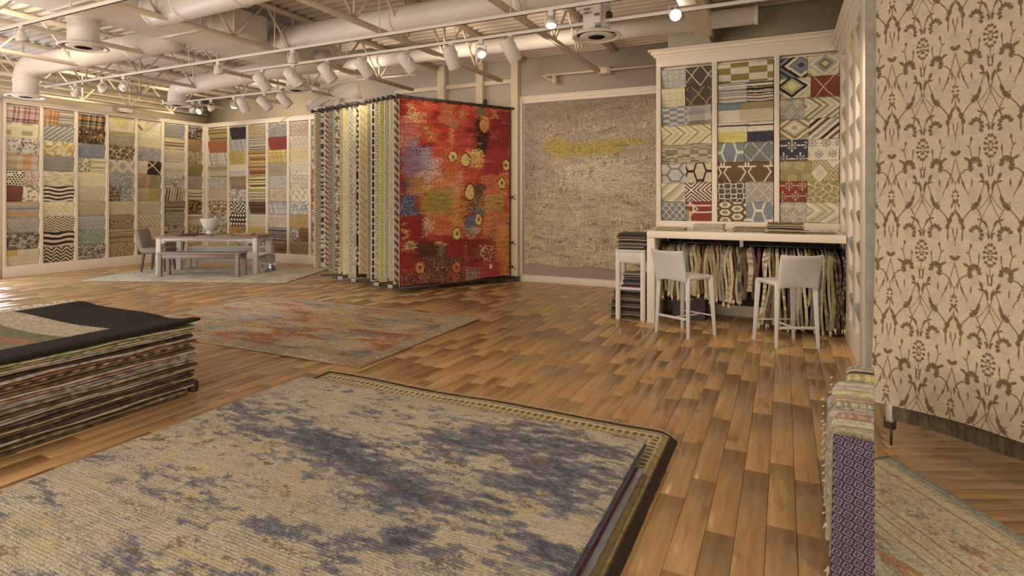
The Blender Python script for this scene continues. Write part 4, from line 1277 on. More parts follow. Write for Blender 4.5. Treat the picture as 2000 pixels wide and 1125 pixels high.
# pile of samples through and on the rope-legged side table
GR = 'dark samples piled at the side table'
t = thing('side_table', 'tall white side table with rope wrapped legs beside the counter', 'table', (-1.74, 7.22, 0), .06)
for sx in (-1, 1):
    for sy in (-1, 1):
        prof = [(.030, 0)]
        k = 0
        while k < 27:
            z = .03 + k * .0305
            prof += [(.030 + .0035, z), (.030, z + .015)]; k += 1
        MB().lathe([(.026, 0)] + prof[1:] + [(.028, .865)], 12, (sx * .155, sy * .19, 0)).build('leg', M_ROPE, t, smooth=True)
    MB().box(sx * .155 - .02, sx * .155 + .02, -.17, .17, .73, .865).build('side_apron', M_WHITEWOOD, t, bevel=.004)
for sy in (-1, 1):
    MB().box(-.14, .14, sy * .19 - .02, sy * .19 + .02, .73, .865).build('front_apron', M_WHITEWOOD, t, bevel=.004)
    MB().box(-.14, .14, sy * .19 - .012, sy * .19 + .012, .385, .42).build('stretcher', M_WHITEWOOD, t, bevel=.003)
MB().box(-.185, .185, -.22, .22, .865, .89).build('tabletop', M_WHITEWOOD, t, bevel=.005)
MB().box(-.13, .13, -.17, .17, .392, .412).build('shelf', M_WHITEWOOD, t)
pal = ['ch', 'br', 'sl', 'na', 'dk', 'dg', 'ma', 'gy', 'be']
nm = dict(ch='charcoal', br='brown', sl='slate', na='navy', dk='dark brown', dg='dark olive', ma='maroon', gy='grey', be='beige')


def sidepile(z0, z1, w, d, xoff, where, seed, skew=0.0, seq=None):
    z = z0; k = 0
    while z < z1 - .014:
        h = RD.uniform(.021, .03)
        c1 = (seq or pal)[(k * 5 + seed) % len(seq or pal)]; c2 = pal[(k * 3 + seed + 1) % len(pal)]
        folded(-1.74 + xoff + RD.uniform(-.012, .012) + skew * (z - z0), 7.22 + RD.uniform(-.015, .015), z, w * RD.uniform(.92, 1.0), d, h, .06 + RD.uniform(-.04, .04), c1, c2,
               f'{nm[c1]} folded sample, {ORD[k]} from the floor {where}' if 'below' in where else f'{nm[c1]} folded sample, {ORD[k]} from the bottom {where}', GR, 400 + k + seed, kind='hs')
        z += h + .005; k += 1


sidepile(.002, .375, .40, .30, -.07, 'below the table stretcher', 0, .10, ['sl', 'dk', 'na', 'ch', 'dg', 'br', 'na'])
sidepile(.415, .60, .24, .30, .015, 'on the side table shelf', 2, 0, ['gy', 'be', 'ma', 'sl', 'br', 'na', 'be'])
sidepile(.892, 1.10, .36, .36, .01, 'on the side table top', 4, 0, ['ma', 'dk', 'gy', 'ch', 'dg', 'br'])
# ================================================================== THE RED RUG AND ITS RACK
HX, HY = -4.43, 9.40           # hinge of the first arm
EX, EY = -5.58, 7.36           # its free end


def red_rug_colours(nu, nv):
    U, V = grid(nu, nv)
    KN = 150                                                     # knots across
    kx = np.floor(U * KN) / KN; ky = np.floor(V * KN * 1.25) / (KN * 1.25)
    hj = vhash(np.floor(U * KN), np.floor(V * KN * 1.25), 15) - .5; hs = vn(U * 6, V * 190, 16) - .5
    kx0 = kx; kx = np.clip(kx + .030 * hj * (1 + 1.2 * (vn(U * 5, V * 6, 17) > .5)) + .045 * hs, 0, 1)
    X = 45 + kx * 1175                                           # drawing frame of the design
    yt = 45 + kx * 145; yb = 2045 - kx * 120
    Y = yt + ky * (yb - yt) + 26 * (vhash(np.floor(U * KN), np.floor(V * KN * 1.25), 18) - .5)
    wx = 26 * (fbm(X / 90, Y / 90, 3, 3) - .5); wy = 26 * (fbm(X / 90, Y / 90, 8, 3) - .5)
    Xw = X + wx * 2; Yw = Y + wy * 2
    red = np.array([146, 42, 30.]); out = np.broadcast_to(red, X.shape + (3,)).copy()
    f = fbm(X / 260, Y / 140, 21, 4)
    out = mixc(out, (118, 30, 26), sst(.5, .62, f)); out = mixc(out, (166, 64, 40), sst(.5, .38, f) * .8)

    def put(m, c, k=1.0):
        nonlocal out
        out = mixc(out, c, np.clip(m, 0, 1) * k)

    def rect(x, y, w, h, c, k=1.0, soft=14):
        m = sst(soft, -soft, np.abs(Xw - x - w / 2) - w / 2) * sst(soft, -soft, np.abs(Yw - y - h / 2) - h / 2)
        put((m > .5 * (.6 + .8 * vn(X / 18, Y / 9, int(x + y)))) * 1.0, c, k)

    def ell(x, y, a, b, c, k=1.0, exact=False):
        xx, yy = (45 + kx0 * 1175 + 10 * hj, yt + ky * (yb - yt)) if exact else (Xw, Yw)
        put((np.hypot((xx - x) / a, (yy - y) / b) < 1) * 1.0, c, k)

    def line(pts, w, c):
        for (x0, y0), (x1, y1) in zip(pts[:-1], pts[1:]):
            dx, dy = x1 - x0, y1 - y0; t = np.clip(((X - x0) * dx + (Y - y0) * dy) / (dx * dx + dy * dy + 1e-6), 0, 1)
            put((np.hypot(X - x0 - t * dx, Y - y0 - t * dy) < w) * 1.0, c)

    def mesh(x, y, w, h, c, p=17, kind='dot'):
        m = (np.abs(Xw - x - w / 2) < w / 2) & (np.abs(Yw - y - h / 2) < h / 2)
        if kind == 'dot': q = (fr(X / p) < .5) & (fr(Y / p) < .5)
        elif kind == 'grid': q = (fr(X / p) < .35) | (fr(Y / p) < .35)
        else: q = (np.floor(X / p) + np.floor(Y / p)) % 2 == 0
        put((m & q) * 1.0, c)
    # large fields
    rect(330, 560, 520, 620, (168, 66, 42), .9); rect(520, 380, 320, 420, (158, 52, 42), .8)
    rect(50, 230, 190, 240, (166, 84, 72)); rect(50, 440, 180, 200, (176, 108, 84), .9); rect(60, 560, 300, 340, (124, 88, 98)); rect(130, 480, 110, 120, (130, 100, 106))
    rect(240, 570, 115, 330, (136, 112, 118), .9)
    rect(210, 820, 240, 260, (182, 132, 112)); rect(370, 860, 270, 420, (184, 96, 58)); rect(520, 800, 160, 300, (186, 112, 76), .9)
    rect(250, 1000, 340, 330, (150, 112, 48)); rect(110, 880, 160, 200, (156, 112, 58)); rect(330, 1060, 250, 190, (132, 112, 52), .8)
    rect(50, 1050, 150, 240, (64, 68, 82)); rect(60, 900, 60, 110, (70, 56, 76)); rect(160, 1170, 70, 160, (74, 62, 66))
    rect(560, 1120, 140, 290, (182, 104, 44)); rect(880, 860, 330, 330, (176, 84, 54)); rect(930, 1060, 220, 200, (158, 118, 62))
    rect(900, 1250, 320, 800, (178, 96, 52), .9); rect(1060, 1400, 160, 560, (176, 104, 44)); rect(330, 1260, 380, 240, (180, 92, 54), .85)
    rect(640, 1080, 230, 240, (120, 50, 36)); rect(780, 960, 130, 290, (80, 66, 42)); rect(720, 1290, 140, 170, (82, 92, 104)); rect(800, 1220, 120, 60, (76, 88, 100))
    rect(60, 1290, 230, 560, (126, 34, 32), .9); rect(480, 1520, 560, 330, (120, 34, 34), .85); rect(170, 1560, 330, 210, (82, 44, 34)); rect(250, 1730, 420, 320, (76, 46, 38)); rect(60, 1880, 1000, 180, (96, 40, 38), .8)
    rect(860, 1770, 250, 190, (156, 52, 54)); rect(720, 1830, 150, 160, (84, 74, 74)); rect(740, 1600, 260, 150, (104, 50, 40), .9)
    rect(430, 110, 160, 200, (150, 76, 44)); rect(640, 160, 60, 90, (146, 96, 54)); rect(820, 250, 145, 330, (50, 28, 24)); rect(855, 500, 100, 200, (50, 28, 26)); rect(820, 145, 110, 100, (104, 78, 48))
    rect(990, 190, 230, 230, (104, 30, 32), .8); rect(1040, 430, 170, 110, (84, 40, 32)); rect(1090, 590, 110, 80, (88, 48, 34)); rect(960, 380, 250, 320, (136, 36, 34), .5); rect(930, 600, 280, 260, (146, 44, 42), .7)
    rect(600, 640, 330, 130, (176, 82, 50), .8); rect(720, 600, 140, 110, (180, 128, 78)); rect(500, 640, 120, 280, (176, 80, 40), .8)
    rect(980, 1290, 200, 250, (180, 100, 70), .7); rect(700, 380, 110, 40, (88, 28, 30)); rect(540, 1420, 160, 100, (150, 90, 60), .6)
    # meshes of dots and checks
    mesh(50, 250, 190, 230, (150, 60, 50), 15); mesh(110, 190, 180, 110, (176, 130, 76), 17, 'grid'); mesh(300, 400, 100, 110, (160, 132, 76), 16)
    mesh(320, 690, 130, 120, (172, 160, 140), 20, 'chk'); mesh(280, 800, 160, 150, (186, 164, 124), 22, 'dot'); mesh(760, 590, 150, 190, (186, 142, 74), 24, 'grid')
    mesh(670, 1090, 110, 210, (176, 96, 54), 18, 'grid'); mesh(780, 1080, 130, 150, (168, 140, 74), 22, 'dot'); mesh(720, 1410, 140, 110, (164, 130, 100), 22, 'grid')
    mesh(250, 1730, 420, 320, (150, 108, 70), 22, 'dot'); mesh(60, 1900, 260, 130, (134, 100, 92), 20, 'dot'); mesh(720, 1830, 150, 160, (150, 112, 88), 20, 'grid'); mesh(800, 1600, 190, 150, (140, 60, 44), 22, 'grid')
    mesh(270, 1320, 100, 130, (190, 166, 120), 16, 'chk'); mesh(250, 1450, 90, 80, (172, 138, 110), 16, 'chk'); mesh(110, 880, 140, 120, (140, 88, 50), 20, 'grid'); mesh(50, 1050, 160, 240, (120, 116, 118), 26, 'dot')
    mesh(560, 1120, 140, 290, (198, 124, 56), 22, 'grid'); mesh(1060, 1410, 130, 100, (194, 128, 52), 22, 'grid'); mesh(1000, 410, 60, 90, (168, 90, 84), 18, 'dot'); mesh(840, 1400, 110, 80, (190, 110, 70), 20, 'grid')
    # rings, lamps and flowers
    def ring(x, y, a, b, c=(196, 160, 76), cc=(118, 62, 40)):
        ell(x, y, a * 1.2, b * 1.2, (118, 34, 28), 1, True); ell(x, y, a, b, c, 1, True); ell(x, y, a * .34, b * .34, cc, 1, True)
    ring(570, 665, 46, 52, cc=(90, 74, 70)); ring(705, 700, 48, 64, (192, 156, 88), (184, 148, 82)); ring(755, 1040, 50, 80, (196, 158, 86), (190, 150, 78)); ring(1120, 955, 46, 56); ring(1170, 765, 40, 56)
    ring(855, 1330, 38, 60); ring(610, 1475, 42, 60, cc=(110, 80, 34)); ring(235, 1845, 46, 62, (176, 118, 60), (140, 50, 34)); ring(610, 1830, 42, 55, (180, 100, 50), (130, 40, 36))
    ell(918, 330, 54, 84, (176, 108, 52), 1, True); mesh(870, 260, 96, 140, (130, 70, 36), 26, 'dot'); ell(570, 320, 56, 56, (132, 88, 60)); ell(145, 1610, 52, 56, (184, 140, 60)); ell(148, 1612, 22, 26, (96, 90, 96), 1, True)
    ell(325, 120, 24, 24, (166, 84, 50)); ell(665, 220, 26, 36, (150, 104, 58)); ell(450, 1650, 34, 70, (98, 88, 64)); ell(300, 360, 26, 24, (116, 112, 50), 1, True); ell(150, 1035, 28, 26, (178, 92, 60))
    line([(960, 290), (1010, 250), (1040, 200), (1000, 180)], 7, (182, 120, 64)); line([(1010, 250), (1060, 270), (1065, 240), (1040, 225)], 7, (182, 120, 64)); line([(1040, 200), (1060, 180)], 7, (182, 120, 64))
    line([(1060, 900), (1110, 860), (1200, 850)], 7, (190, 120, 76)); line([(1060, 900), (1060, 1000), (1150, 1060), (1210, 1070)], 7, (190, 120, 76))
    line([(570, 560), (510, 600), (510, 640)], 6, (190, 120, 70)); line([(500, 700), (480, 760), (490, 840), (530, 890)], 6, (186, 110, 64)); line([(1025, 1290), (1025, 1420), (1005, 1530)], 9, (92, 86, 48))
    line([(395, 1590), (440, 1570), (490, 1590)], 12, (186, 138, 72)); line([(255, 1900), (255, 1990)], 7, (170, 100, 56)); line([(710, 1550), (710, 2000)], 8, (176, 84, 44)); rect(565, 1880, 30, 160, (178, 76, 58))
    line([(60, 1370), (100, 1375)], 9, (186, 128, 60)); line([(60, 1440), (110, 1450), (120, 1500), (90, 1530)], 11, (178, 128, 56)); line([(135, 100), (160, 170), (150, 250)], 17, (170, 130, 70)); line([(560, 380), (555, 520)], 20, (168, 98, 48))
    for i in range(70):
        x = RD.uniform(870, 1010); y = RD.uniform(1600, 1790)
        ell(x, y, 7, 9, RD.choice([(196, 160, 100), (90, 62, 46), (180, 130, 90)]), 1, True)
    for i in range(90):
        x = RD.uniform(50, 1210); y = RD.uniform(120, 2000)
        rect(x, y, RD.uniform(20, 130), RD.uniform(5, 16), RD.choice([(176, 84, 50), (118, 30, 28), (186, 120, 64), (150, 60, 60), (96, 36, 32)]), .75, 5)
    # yarn streaks
    st = vn(U * 14, V * 190, 5) - .5; kn = vhash(np.floor(U * KN), np.floor(V * KN * 1.25), 6) - .5
    gr = ((fr(U * KN) < .16) | (fr(V * KN * 1.25) < .16)) * .10
    out = mixc(out, (140, 52, 38), (vhash(np.floor(U * KN), np.floor(V * KN * 1.25), 19) > .88) * .6)
    L = out @ np.array([.3, .59, .11]); out = out * .86 + L[..., None] * np.array([.155, .138, .112])
    return alb(np.clip(out * (1.0 + .22 * st + .16 * kn - gr)[..., None], 0, 255)), U, V


FAN = []
for _px in (778, 766, 759, 749, 739, 730, 723, 715, 699, 694, 688, 679, 668, 662, 653, 648, 640, 631, 625, 612):
    _r = ray(_px, 385); _a = np.array([-8.15 - EX, 8.05 - EY])
    FAN.append(float((EX * _r[1] - EY * _r[0]) / (_a[1] * _r[0] - _a[0] * _r[1])))


def arm_frame(i, n=20):
    k = i / (n - 1)
    h = np.array([HX - 1.95 * k, HY])
    # free ends stand on one slanting line; their spacing is uneven, as in the fan
    t = FAN[i]
    return h, np.array([EX + (-8.15 - EX) * t, EY + (8.05 - EY) * t])


ZT = 3.17


def hanging(i, label, colf, nu, nv, zb, mat=M_TEXF, w0=0.12, w1=None, thick=.012, wavy=.012, zt=ZT - .03, n=20, group='rugs on the swing arm rack'):
    h, e = arm_frame(i, n)
    L = np.linalg.norm(e - h); d = (e - h) / L; nrm = np.array([d[1], -d[0]])       # nrm: towards the camera side
    if nrm[1] > 0 and nrm[0] < 0: nrm = -nrm
    w1 = L - .015 if w1 is None else w1
    t = thing('hanging_rug', label, 'rug', (h[0], h[1], 0), group=group)
    U, V = grid(nu, nv)
    s = w1 - U * (w1 - w0)                               # U=0 at the free end
    off = .014 + wavy * (np.sin(U * 17 + i) * .5 + np.sin(U * 5 + i * 2)) * V ** .6 - thick
    P = np.stack([d[0] * s + nrm[0] * off, d[1] * s + nrm[1] * off, zt + (zb - zt) * V + .012 * np.sin(U * 9 + i) * V], -1)
    cloth('rug_panel', P, colf(nu, nv, (w1 - w0), zt - zb), np.array([-nrm[0] * thick, -nrm[1] * thick, 0]), mat, t, recenter=False, edge=(176, 150, 112))
    return t, h, e, d, nrm, U, V, P


rt, h, e, d, nrm, U, V, P = hanging(0, 'large red and orange patchwork rug with ring motifs on the front rack arm', lambda a, b, w, hh: red_rug_colours(a, b)[0], 420, 470, .115, w0=.14)
cloth('care_label', np.stack([(d[0] * (.62 - .07 * U[::60, ::60]) + nrm[0] * .045), d[1] * (.62 - .07 * U[::60, ::60]) + nrm[1] * .045, .36 - .085 * V[::60, ::60]], -1), alb((186, 160, 120)) * np.ones(U[::60, ::60].shape + (3,)), (0, 0.004, 0), M_TEXF, rt, recenter=False)
# pale selvedge and small clip tags along its top edge
for k in range(9):
    s = .3 + k * .23
    MB().bar((d[0] * s + nrm[0] * .03, d[1] * s + nrm[1] * .03, ZT - .06), (d[0] * s + nrm[0] * .03, d[1] * s + nrm[1] * .03, ZT + .02), .012, .02).build('hanging_clip', M_RACK, rt)

RUGS = [  # free-end stripes seen in the fan, in order from the red rug: words, pattern, colours, scale
    ('beige zigzag bordered', 'zig', 'cr br', .09), ('plain cream', 'plain', 'cr', .1), ('light grey striped', 'diag', 'lg iv lg gy', .02), ('straw and dark green', 'vs', 'ye cr dg', .10),
    ('cream dotted', 'dots', 'cr gy', .05), ('black and white square checked', 'sq', 'bk iv', .12), ('plain grey', 'tweed', 'gy kh', .03), ('gold zigzag bordered', 'zig', 'go be', .10),
    ('dark brown with white dots', 'dots', 'dk iv', .09), ('cream and blush', 'hs', 'pk cr', .3), ('blue and white diamond checked', 'lat', 'iv bl', .07), ('plain honey yellow', 'tweed', 'cr ye', .05),
    ('cream and grey knotted', 'weft', 'be gy', .04), ('cream flecked brown', 'blotch', 'cr br', .03), ('grey green ribbed', 'hs', 'gy sa', .02), ('slate blue ribbed', 'hs', 'sl gy', .025),
    ('red chevron bordered', 'zig', 're be', .07), ('dark blue and white notched', 'hs', 'na lg', .06), ('brown braided', 'zig', 'br be', .035)]


def mkcol(kind, cols, s, seed):
    def f(nu, nv, w, hh):
        U, V = grid(nu, nv); u = U * w; v = V * hh
        if kind == 'sq':
            p = np.maximum(np.abs(fr(u / .12) - .5), np.abs(fr(v / .12) - .5)); rgb = mixc(K['bk'], K['iv'], p > .40)
            edge = (u < .025)[..., None]; rgb = np.where(edge, K['iv'], rgb)
        else:
            rgb = pattern(kind, u, v, kc(cols), s, seed)
            if kind == 'zig':
                rgb = np.where((np.abs(u - .25) < .012)[..., None] | (u < .02)[..., None], np.array(K['cr'], float), rgb)
        return finish(rgb, u, v, seed, .12)
    return f


for i, (w, kd, c, s) in enumerate(RUGS):
    zb = .13 + .02 * ((i * 7) % 5) + (.06 if i > 14 else 0)
    hanging(i + 1, w + ' rug, ' + ORD[i + 1] + ' back from the red rug on the rack', mkcol(kd, c, s, 600 + i), 70, 260, zb, thick=.012)

t = thing('rug_rack', 'charcoal steel wall rack with fanned swing arms holding hanging rugs', 'rack', (HX, HY, 0))
MB().box(-.035, .045, -.03, .05, 0.0, 3.42).build('front_post', M_RACK, t, bevel=.004)
MB().box(-.72, -.64, .0, .06, 0.0, 3.40).build('inner_post', M_RACK, t, bevel=.004)
MB().box(-2.1, .04, .02, .06, ZT - .03, ZT + .05).build('hinge_rail', M_RACK, t, bevel=.004)
MB().box(-2.1, .04, .02, .06, .02, .10).build('lower_rail', M_RACK, t, bevel=.004)
for z in (1.55, .72, .28):
    MB().bar((-.02, -.02, z), (-.20, -.22, z), .05, .03).build('arm_bracket', M_RACK, t)
    MB().tube([(-.005, -.05, z - .05), (-.005, -.05, z + .05)], .018, 10).build('hinge_pin', M_CHROME, t)
H0 = np.array([HX, HY, 0])
for i in range(20):
    h, e = arm_frame(i)
    d = (e - h) / np.linalg.norm(e - h); e2 = e + d * .02
    MB().bar(np.append(h, ZT) - H0, np.append(e2, ZT) - H0, .022, .035).build('swing_arm', M_RACK, t)
    MB().lathe([(.014, -.045), (.030, -.03), (.036, 0), (.030, .02), (.012, .028)], 14, np.append(e2, ZT) - H0, (d[0], d[1], 0)).build('arm_knob', M_RACK, t, smooth=True)
    if i in (0, 2, 4, 8, 9, 15, 18):
        MB().bar(np.append(h, .09) - H0, np.append(e2 - d * .03, .09) - H0, .03, .03).build('lower_arm', M_RACK, t)
M_HOLD = paint('clear plastic holder', (122, 114, 112), .15)
for i in (1, 4, 9, 12):
    h, e = arm_frame(i); d = (e - h) / np.linalg.norm(e - h)
    p = np.append(e + d * .03, .02) - H0
    MB().box(p[0] - .05, p[0] + .05, p[1] - .012, p[1] + .0, .08, .14).build('label_holder', M_HOLD, t, bevel=.006)

# abstract rug hung on the back wall
t = thing('wall_rug', 'faded taupe and mustard abstract rug hung flat on the back wall', 'rug', (-3.06, 9.47, .32))
nu, nv = 330, 420
U, V = grid(nu, nv); w, hh = 2.44, 2.95
u = U * w; v = V * hh
n1 = fbm(u / .7, v / .28, 41, 5); n2 = fbm(u / .25, v / .05, 42, 4); n3 = fbm(u / .5, v / .18, 47, 4); fine = vn(u / .014, v / .009, 44)
rgb = mixc((138, 114, 92), (160, 132, 100), sst(.42, .62, n2))
rgb = mixc(rgb, (158, 134, 94), sst(.30, .62, V + .5 * (n1 - .5)) * .85)
rgb = mixc(rgb, (134, 112, 88), sst(.5, .62, fbm(u / .3, v / .10, 49, 4)) * .55)


def g(cx, cy, a, b): return np.exp(-(((U - cx) / a) ** 2 + ((V - cy) / b) ** 2))


yl = .85 * g(.36, .29, .24, .06) + .5 * g(.24, .25, .10, .06) + .35 * g(.6, .31, .2, .04) + .4 * g(.78, .27, .2, .03) + .25 * g(.75, .37, .28, .05) + .2 * g(.5, .55, .2, .1) + .25 * g(.15, .85, .2, .1) + .15 * g(.65, .72, .3, .1) + .2 * g(.3, .4, .2, .06) - .9 * g(.48, .20, .10, .06)
rgb = mixc(rgb, (152, 120, 40), sst(.20, .66, yl + .75 * (n3 - .5) + .5 * (n2 - .5) + .18 * (fine - .5)) * .8)
rgb = mixc(rgb, (112, 88, 70), sst(.18, .02, V + .2 * (n1 - .5)) * .7)
rgb = mixc(rgb, (128, 104, 88), (sst(.16, .02, U) * .7) * sst(.9, .5, V))
rgb = mixc(rgb, (172, 150, 112), sst(.45, .7, g(.6, .45, .4, .13) * n2 * 2.2) * .7)
rgb = mixc(rgb, (84, 66, 48), sst(.58, .70, n2 * .5 + fine * .30 + .24 * vn(u / .010, v / .07, 50)) * .65)
rgb = mixc(rgb, (74, 52, 22), (np.abs(v - .58 + .3 * (u - 1.5)) < .007) * (u > 1.38) * (u < 1.72) * .8)
wv = .006 * np.sin(v * 260) * 0
sag = .02 * sst(.93, 1, V) * np.sin(u * 6)
P = np.stack([u - w / 2, -.012 - .012 * fbm(u / .12, v / .03, 45, 2) - .02 * g(.5, .19, .12, .03), hh - v + sag - .02 * (U ** 2) * (V < .01)], -1)
cloth('rug_panel', P, finish(rgb, u, v, 46, .22, .008), (0, .012, 0), M_TEX, t, recenter=False)
MB().box(-1.2, 1.2, -.008, .012, hh - .06, hh - .02).build('hanging_batten', M_WHITE, t)

# ================================================================== FLOOR RUGS
def slab_rug(name, label, x0, x1, y0, y1, h, nu, nv, colf, mat, edge, rz=0.0, origin=None, wav=.004, rounding=.02, seed=0, z0=0.004, group=None, wavefn=None, yfn=None):
    """a rug lying on the floor, painted grid top with soft edges"""
    cx, cy = origin if origin else ((x0 + x1) / 2, (y0 + y1) / 2)
    t = thing(name, label, 'rug', (cx, cy, z0), rz, group)
    U, V = grid(nu, nv)
    X = x0 + U * (x1 - x0) - cx if not origin else x0 + U * (x1 - x0)
    Y = y1 - V * (y1 - y0) - cy if not origin else y1 - V * (y1 - y0)
    w, d = x1 - x0, y1 - y0
    e = np.minimum(np.minimum(U, 1 - U) * w, np.minimum(V, 1 - V) * d)
    z = h - h * .55 * np.exp(-e / rounding) + wav * (fbm(U * w * 3, V * d * 3, seed, 3) - .5)
    if wavefn is not None: z = z + wavefn(U * w, V * d)
    rag = .006 * (vn(U * w * 30, V * d * 30, seed + 2) - .5)
    X = X + rag * (np.minimum(U, 1 - U) < .01); Y = Y + rag * (np.minimum(V, 1 - V) < .01)
    if yfn is not None: Y = Y + yfn(U) * (1 - V) ** 3
    P = np.stack([X, Y, z], -1)
    cloth('rug_pile', P, colf(U * w, V * d), (0, 0, -h * .44), mat, t, recenter=False, edge=edge)
    return t


# blue and cream rug in front: cloudy design
BX0, BX1, BY0, BY1 = -3.52, -.745, .35, 3.41
blobs = []
for (px, py, a, b, s) in [(930, 855, .32, .22, 1.0), (1040, 845, .30, .16, .9), (1160, 900, .28, .16, 1.1), (1050, 930, .42, .2, .9), (700, 880, .4, .26, .85), (600, 850, .34, .2, .8), (760, 930, .42, .16, .9), (620, 900, .3, .2, .6),
                          (480, 800, .25, .12, .6), (830, 960, .22, .12, .9), (960, 1010, .26, .10, .9), (1090, 1080, .26, .10, 1.0), (800, 1045, .14, .10, 1.1), (690, 1050, .18, .10, .7), (560, 1040, .2, .08, .6), (260, 1075, .24, .08, 1.1),
                          (390, 1110, .16, .06, 1.0), (170, 890, .22, .06, .7), (290, 905, .16, .06, .6), (130, 960, .08, .05, .8), (350, 1020, .10, .04, .7), (1140, 980, .25, .12, .8), (700, 800, .22, .10, .5), (420, 985, .24, .07, .6), (900, 1090, .2, .05, .5),
                          (670, 760, .10, .04, .7), (1190, 870, .2, .06, .8),
                          (640, 770, .3, .10, -.6), (820, 775, .4, .06, -.5), (930, 810, .24, .07, -.7), (560, 860, .2, .05, -.6), (1010, 1010, .14, .06, -.8), (870, 985, .2, .07, -.7), (1100, 1040, .2, .05, -.7), (760, 990, .2, .06, -.6), (600, 990, .35, .1, -.8),
                          (450, 900, .3, .08, -.5), (250, 960, .5, .08, -.5), (150, 1040, .4, .08, -.7), (480, 1060, .2, .05, -.7), (980, 905, .2, .05, -.6), (1090, 960, .16, .05, -.6), (720, 830, .18, .06, -.7)]:
    q = onZ(px, py, .12); blobs.append((q[0] - BX0, BY1 - q[1], a, b, s))


def blue_rug(u, v):
    B = np.zeros_like(u)
    wu = u + .16 * (fbm(u * 2.6, v * 2.6, 51, 4) - .5) * 2; wv = v + .14 * (fbm(u * 2.6, v * 2.6, 52, 4) - .5) * 2
    for x, y, a, b, s in blobs:
        B += s * np.exp(-(((wu - x) / (a * .95)) ** 2 + ((wv - y) / (b * .95)) ** 2))
    n = fbm(u * 3.4, v * 6, 53, 5); f = fbm(u * 13, v * 30, 54, 4)
    kx = np.floor(u / .013); ky = np.floor(v / .0085)
    kn = vhash(kx, ky, 55)
    row = vn(u * 7, v / .0085, 59); long_ = fbm(u * 3, v * 42, 60, 3)
    m = B * .62 + (n - .54) * .95 + (f - .5) * 1.55 + (kn - .5) * .34 + (row - .5) * .34 + (long_ - .5) * .6
    rgb = mixc((194, 162, 120), (184, 156, 122), sst(.45, .6, fbm(u * 2.6, v * 4, 56, 3)))
    rgb = mixc(rgb, (164, 148, 120), sst(.48, .64, fbm(u * 5, v * 9, 57, 4)) * .8)
    rgb = mixc(rgb, (198, 160, 104), sst(.56, .68, fbm(u * 7 + 3, v * 10, 58, 4)) * .7)
    rgb = mixc(rgb, (134, 124, 116), sst(.15, .22, m)); rgb = mixc(rgb, (110, 103, 107), sst(.24, .38, m)); rgb = mixc(rgb, (84, 78, 88), sst(.52, .90, m))
    rgb = mixc(rgb, (150, 136, 118), ((vhash(np.floor(u / .028 + ky * .37), ky, 63) > .78) & (m > .2)) * .38)
    rgb = rgb * (1 - .20 * (fr(v / .017 + .3 * vn(u * 8, v * 20, 66)) < .32))[..., None]
    br = fbm(u * 9, v * 14, 61, 4)
    rgb = mixc(rgb, (104, 78, 50), sst(.735, .78, br + .2 * (kn - .5)) * .7)
    return finish(rgb * (1 + .20 * (row - .5) + .12 * (kn - .5))[..., None], u, v, 62, .14, .007)


t = slab_rug('pile_rug', 'thick cream rug with blue grey cloudy pattern, topmost of the low front pile', BX0, BX1, BY0, BY1, .022, 520, 560, blue_rug, M_PILE, (118, 112, 116), wav=.012, rounding=.035, seed=5, z0=.082, group='rugs of the front pile')
sb = []
for k in range(150):
    pass
# rugs below it, peeping out on the right
for k, (dx, dy, z, c, e2, lab) in enumerate([(.012, -.02, .066, (88, 88, 92), (86, 86, 90), 'slate grey rug directly below the blue cloudy rug'), (.022, -.30, .051, (96, 46, 42), (92, 48, 44), 'thin dark red rug in the front pile'),
                                             (.048, -.26, .036, (128, 126, 124), (122, 120, 118), 'silver grey rug in the front pile'), (.075, -.30, .024, (122, 96, 52), (118, 92, 50), 'golden brown rug near the bottom of the front pile')]):
    slab_rug('pile_rug', lab, BX0 + .05, BX1 + dx, BY0, BY1 + dy, .014, 60, 60, lambda u, v, c=c, k=k: finish(mixc(c, np.array(c) * .82, vn(u * 60, v * 60, k)), u, v, 70 + k, .16, .02), M_PILE2, e2, wav=.004, seed=60 + k, z0=z, group='rugs of the front pile')


def border_rug(u, v):
    w, d = 3.0, 3.57
    e = np.minimum(np.minimum(u, w - u), np.minimum(v, d - v)) + 0 * u
    rgb = mixc((150, 122, 72), (132, 104, 56), vn(u * 40, v * 40, 80))
    a = np.where(np.minimum(u, w - u) < np.minimum(v, d - v), v, u)
    rgb = mixc(rgb, (186, 156, 104), ((e > .10) & (e < .24) & (fr(a / .05) < .28)) * 1.0)
    rgb = mixc(rgb, (104, 80, 40), ((e > .11) & (e < .15) & (fr(a / .05) > .40) & (fr(a / .05) < .85)) * 1.0)
    rgb = mixc(rgb, (186, 156, 108), ((np.abs(e - .10) < .006) | (np.abs(e - .165) < .005) | (np.abs(e - .24) < .006)) * 1.0)
    rgb = mixc(rgb, (52, 36, 26), sst(.055, .048, e)); rgb = mixc(rgb, (160, 130, 90), (np.abs(e - .056) < .004) * 1.0)
    return finish(rgb, u, v, 81, .16, .008)


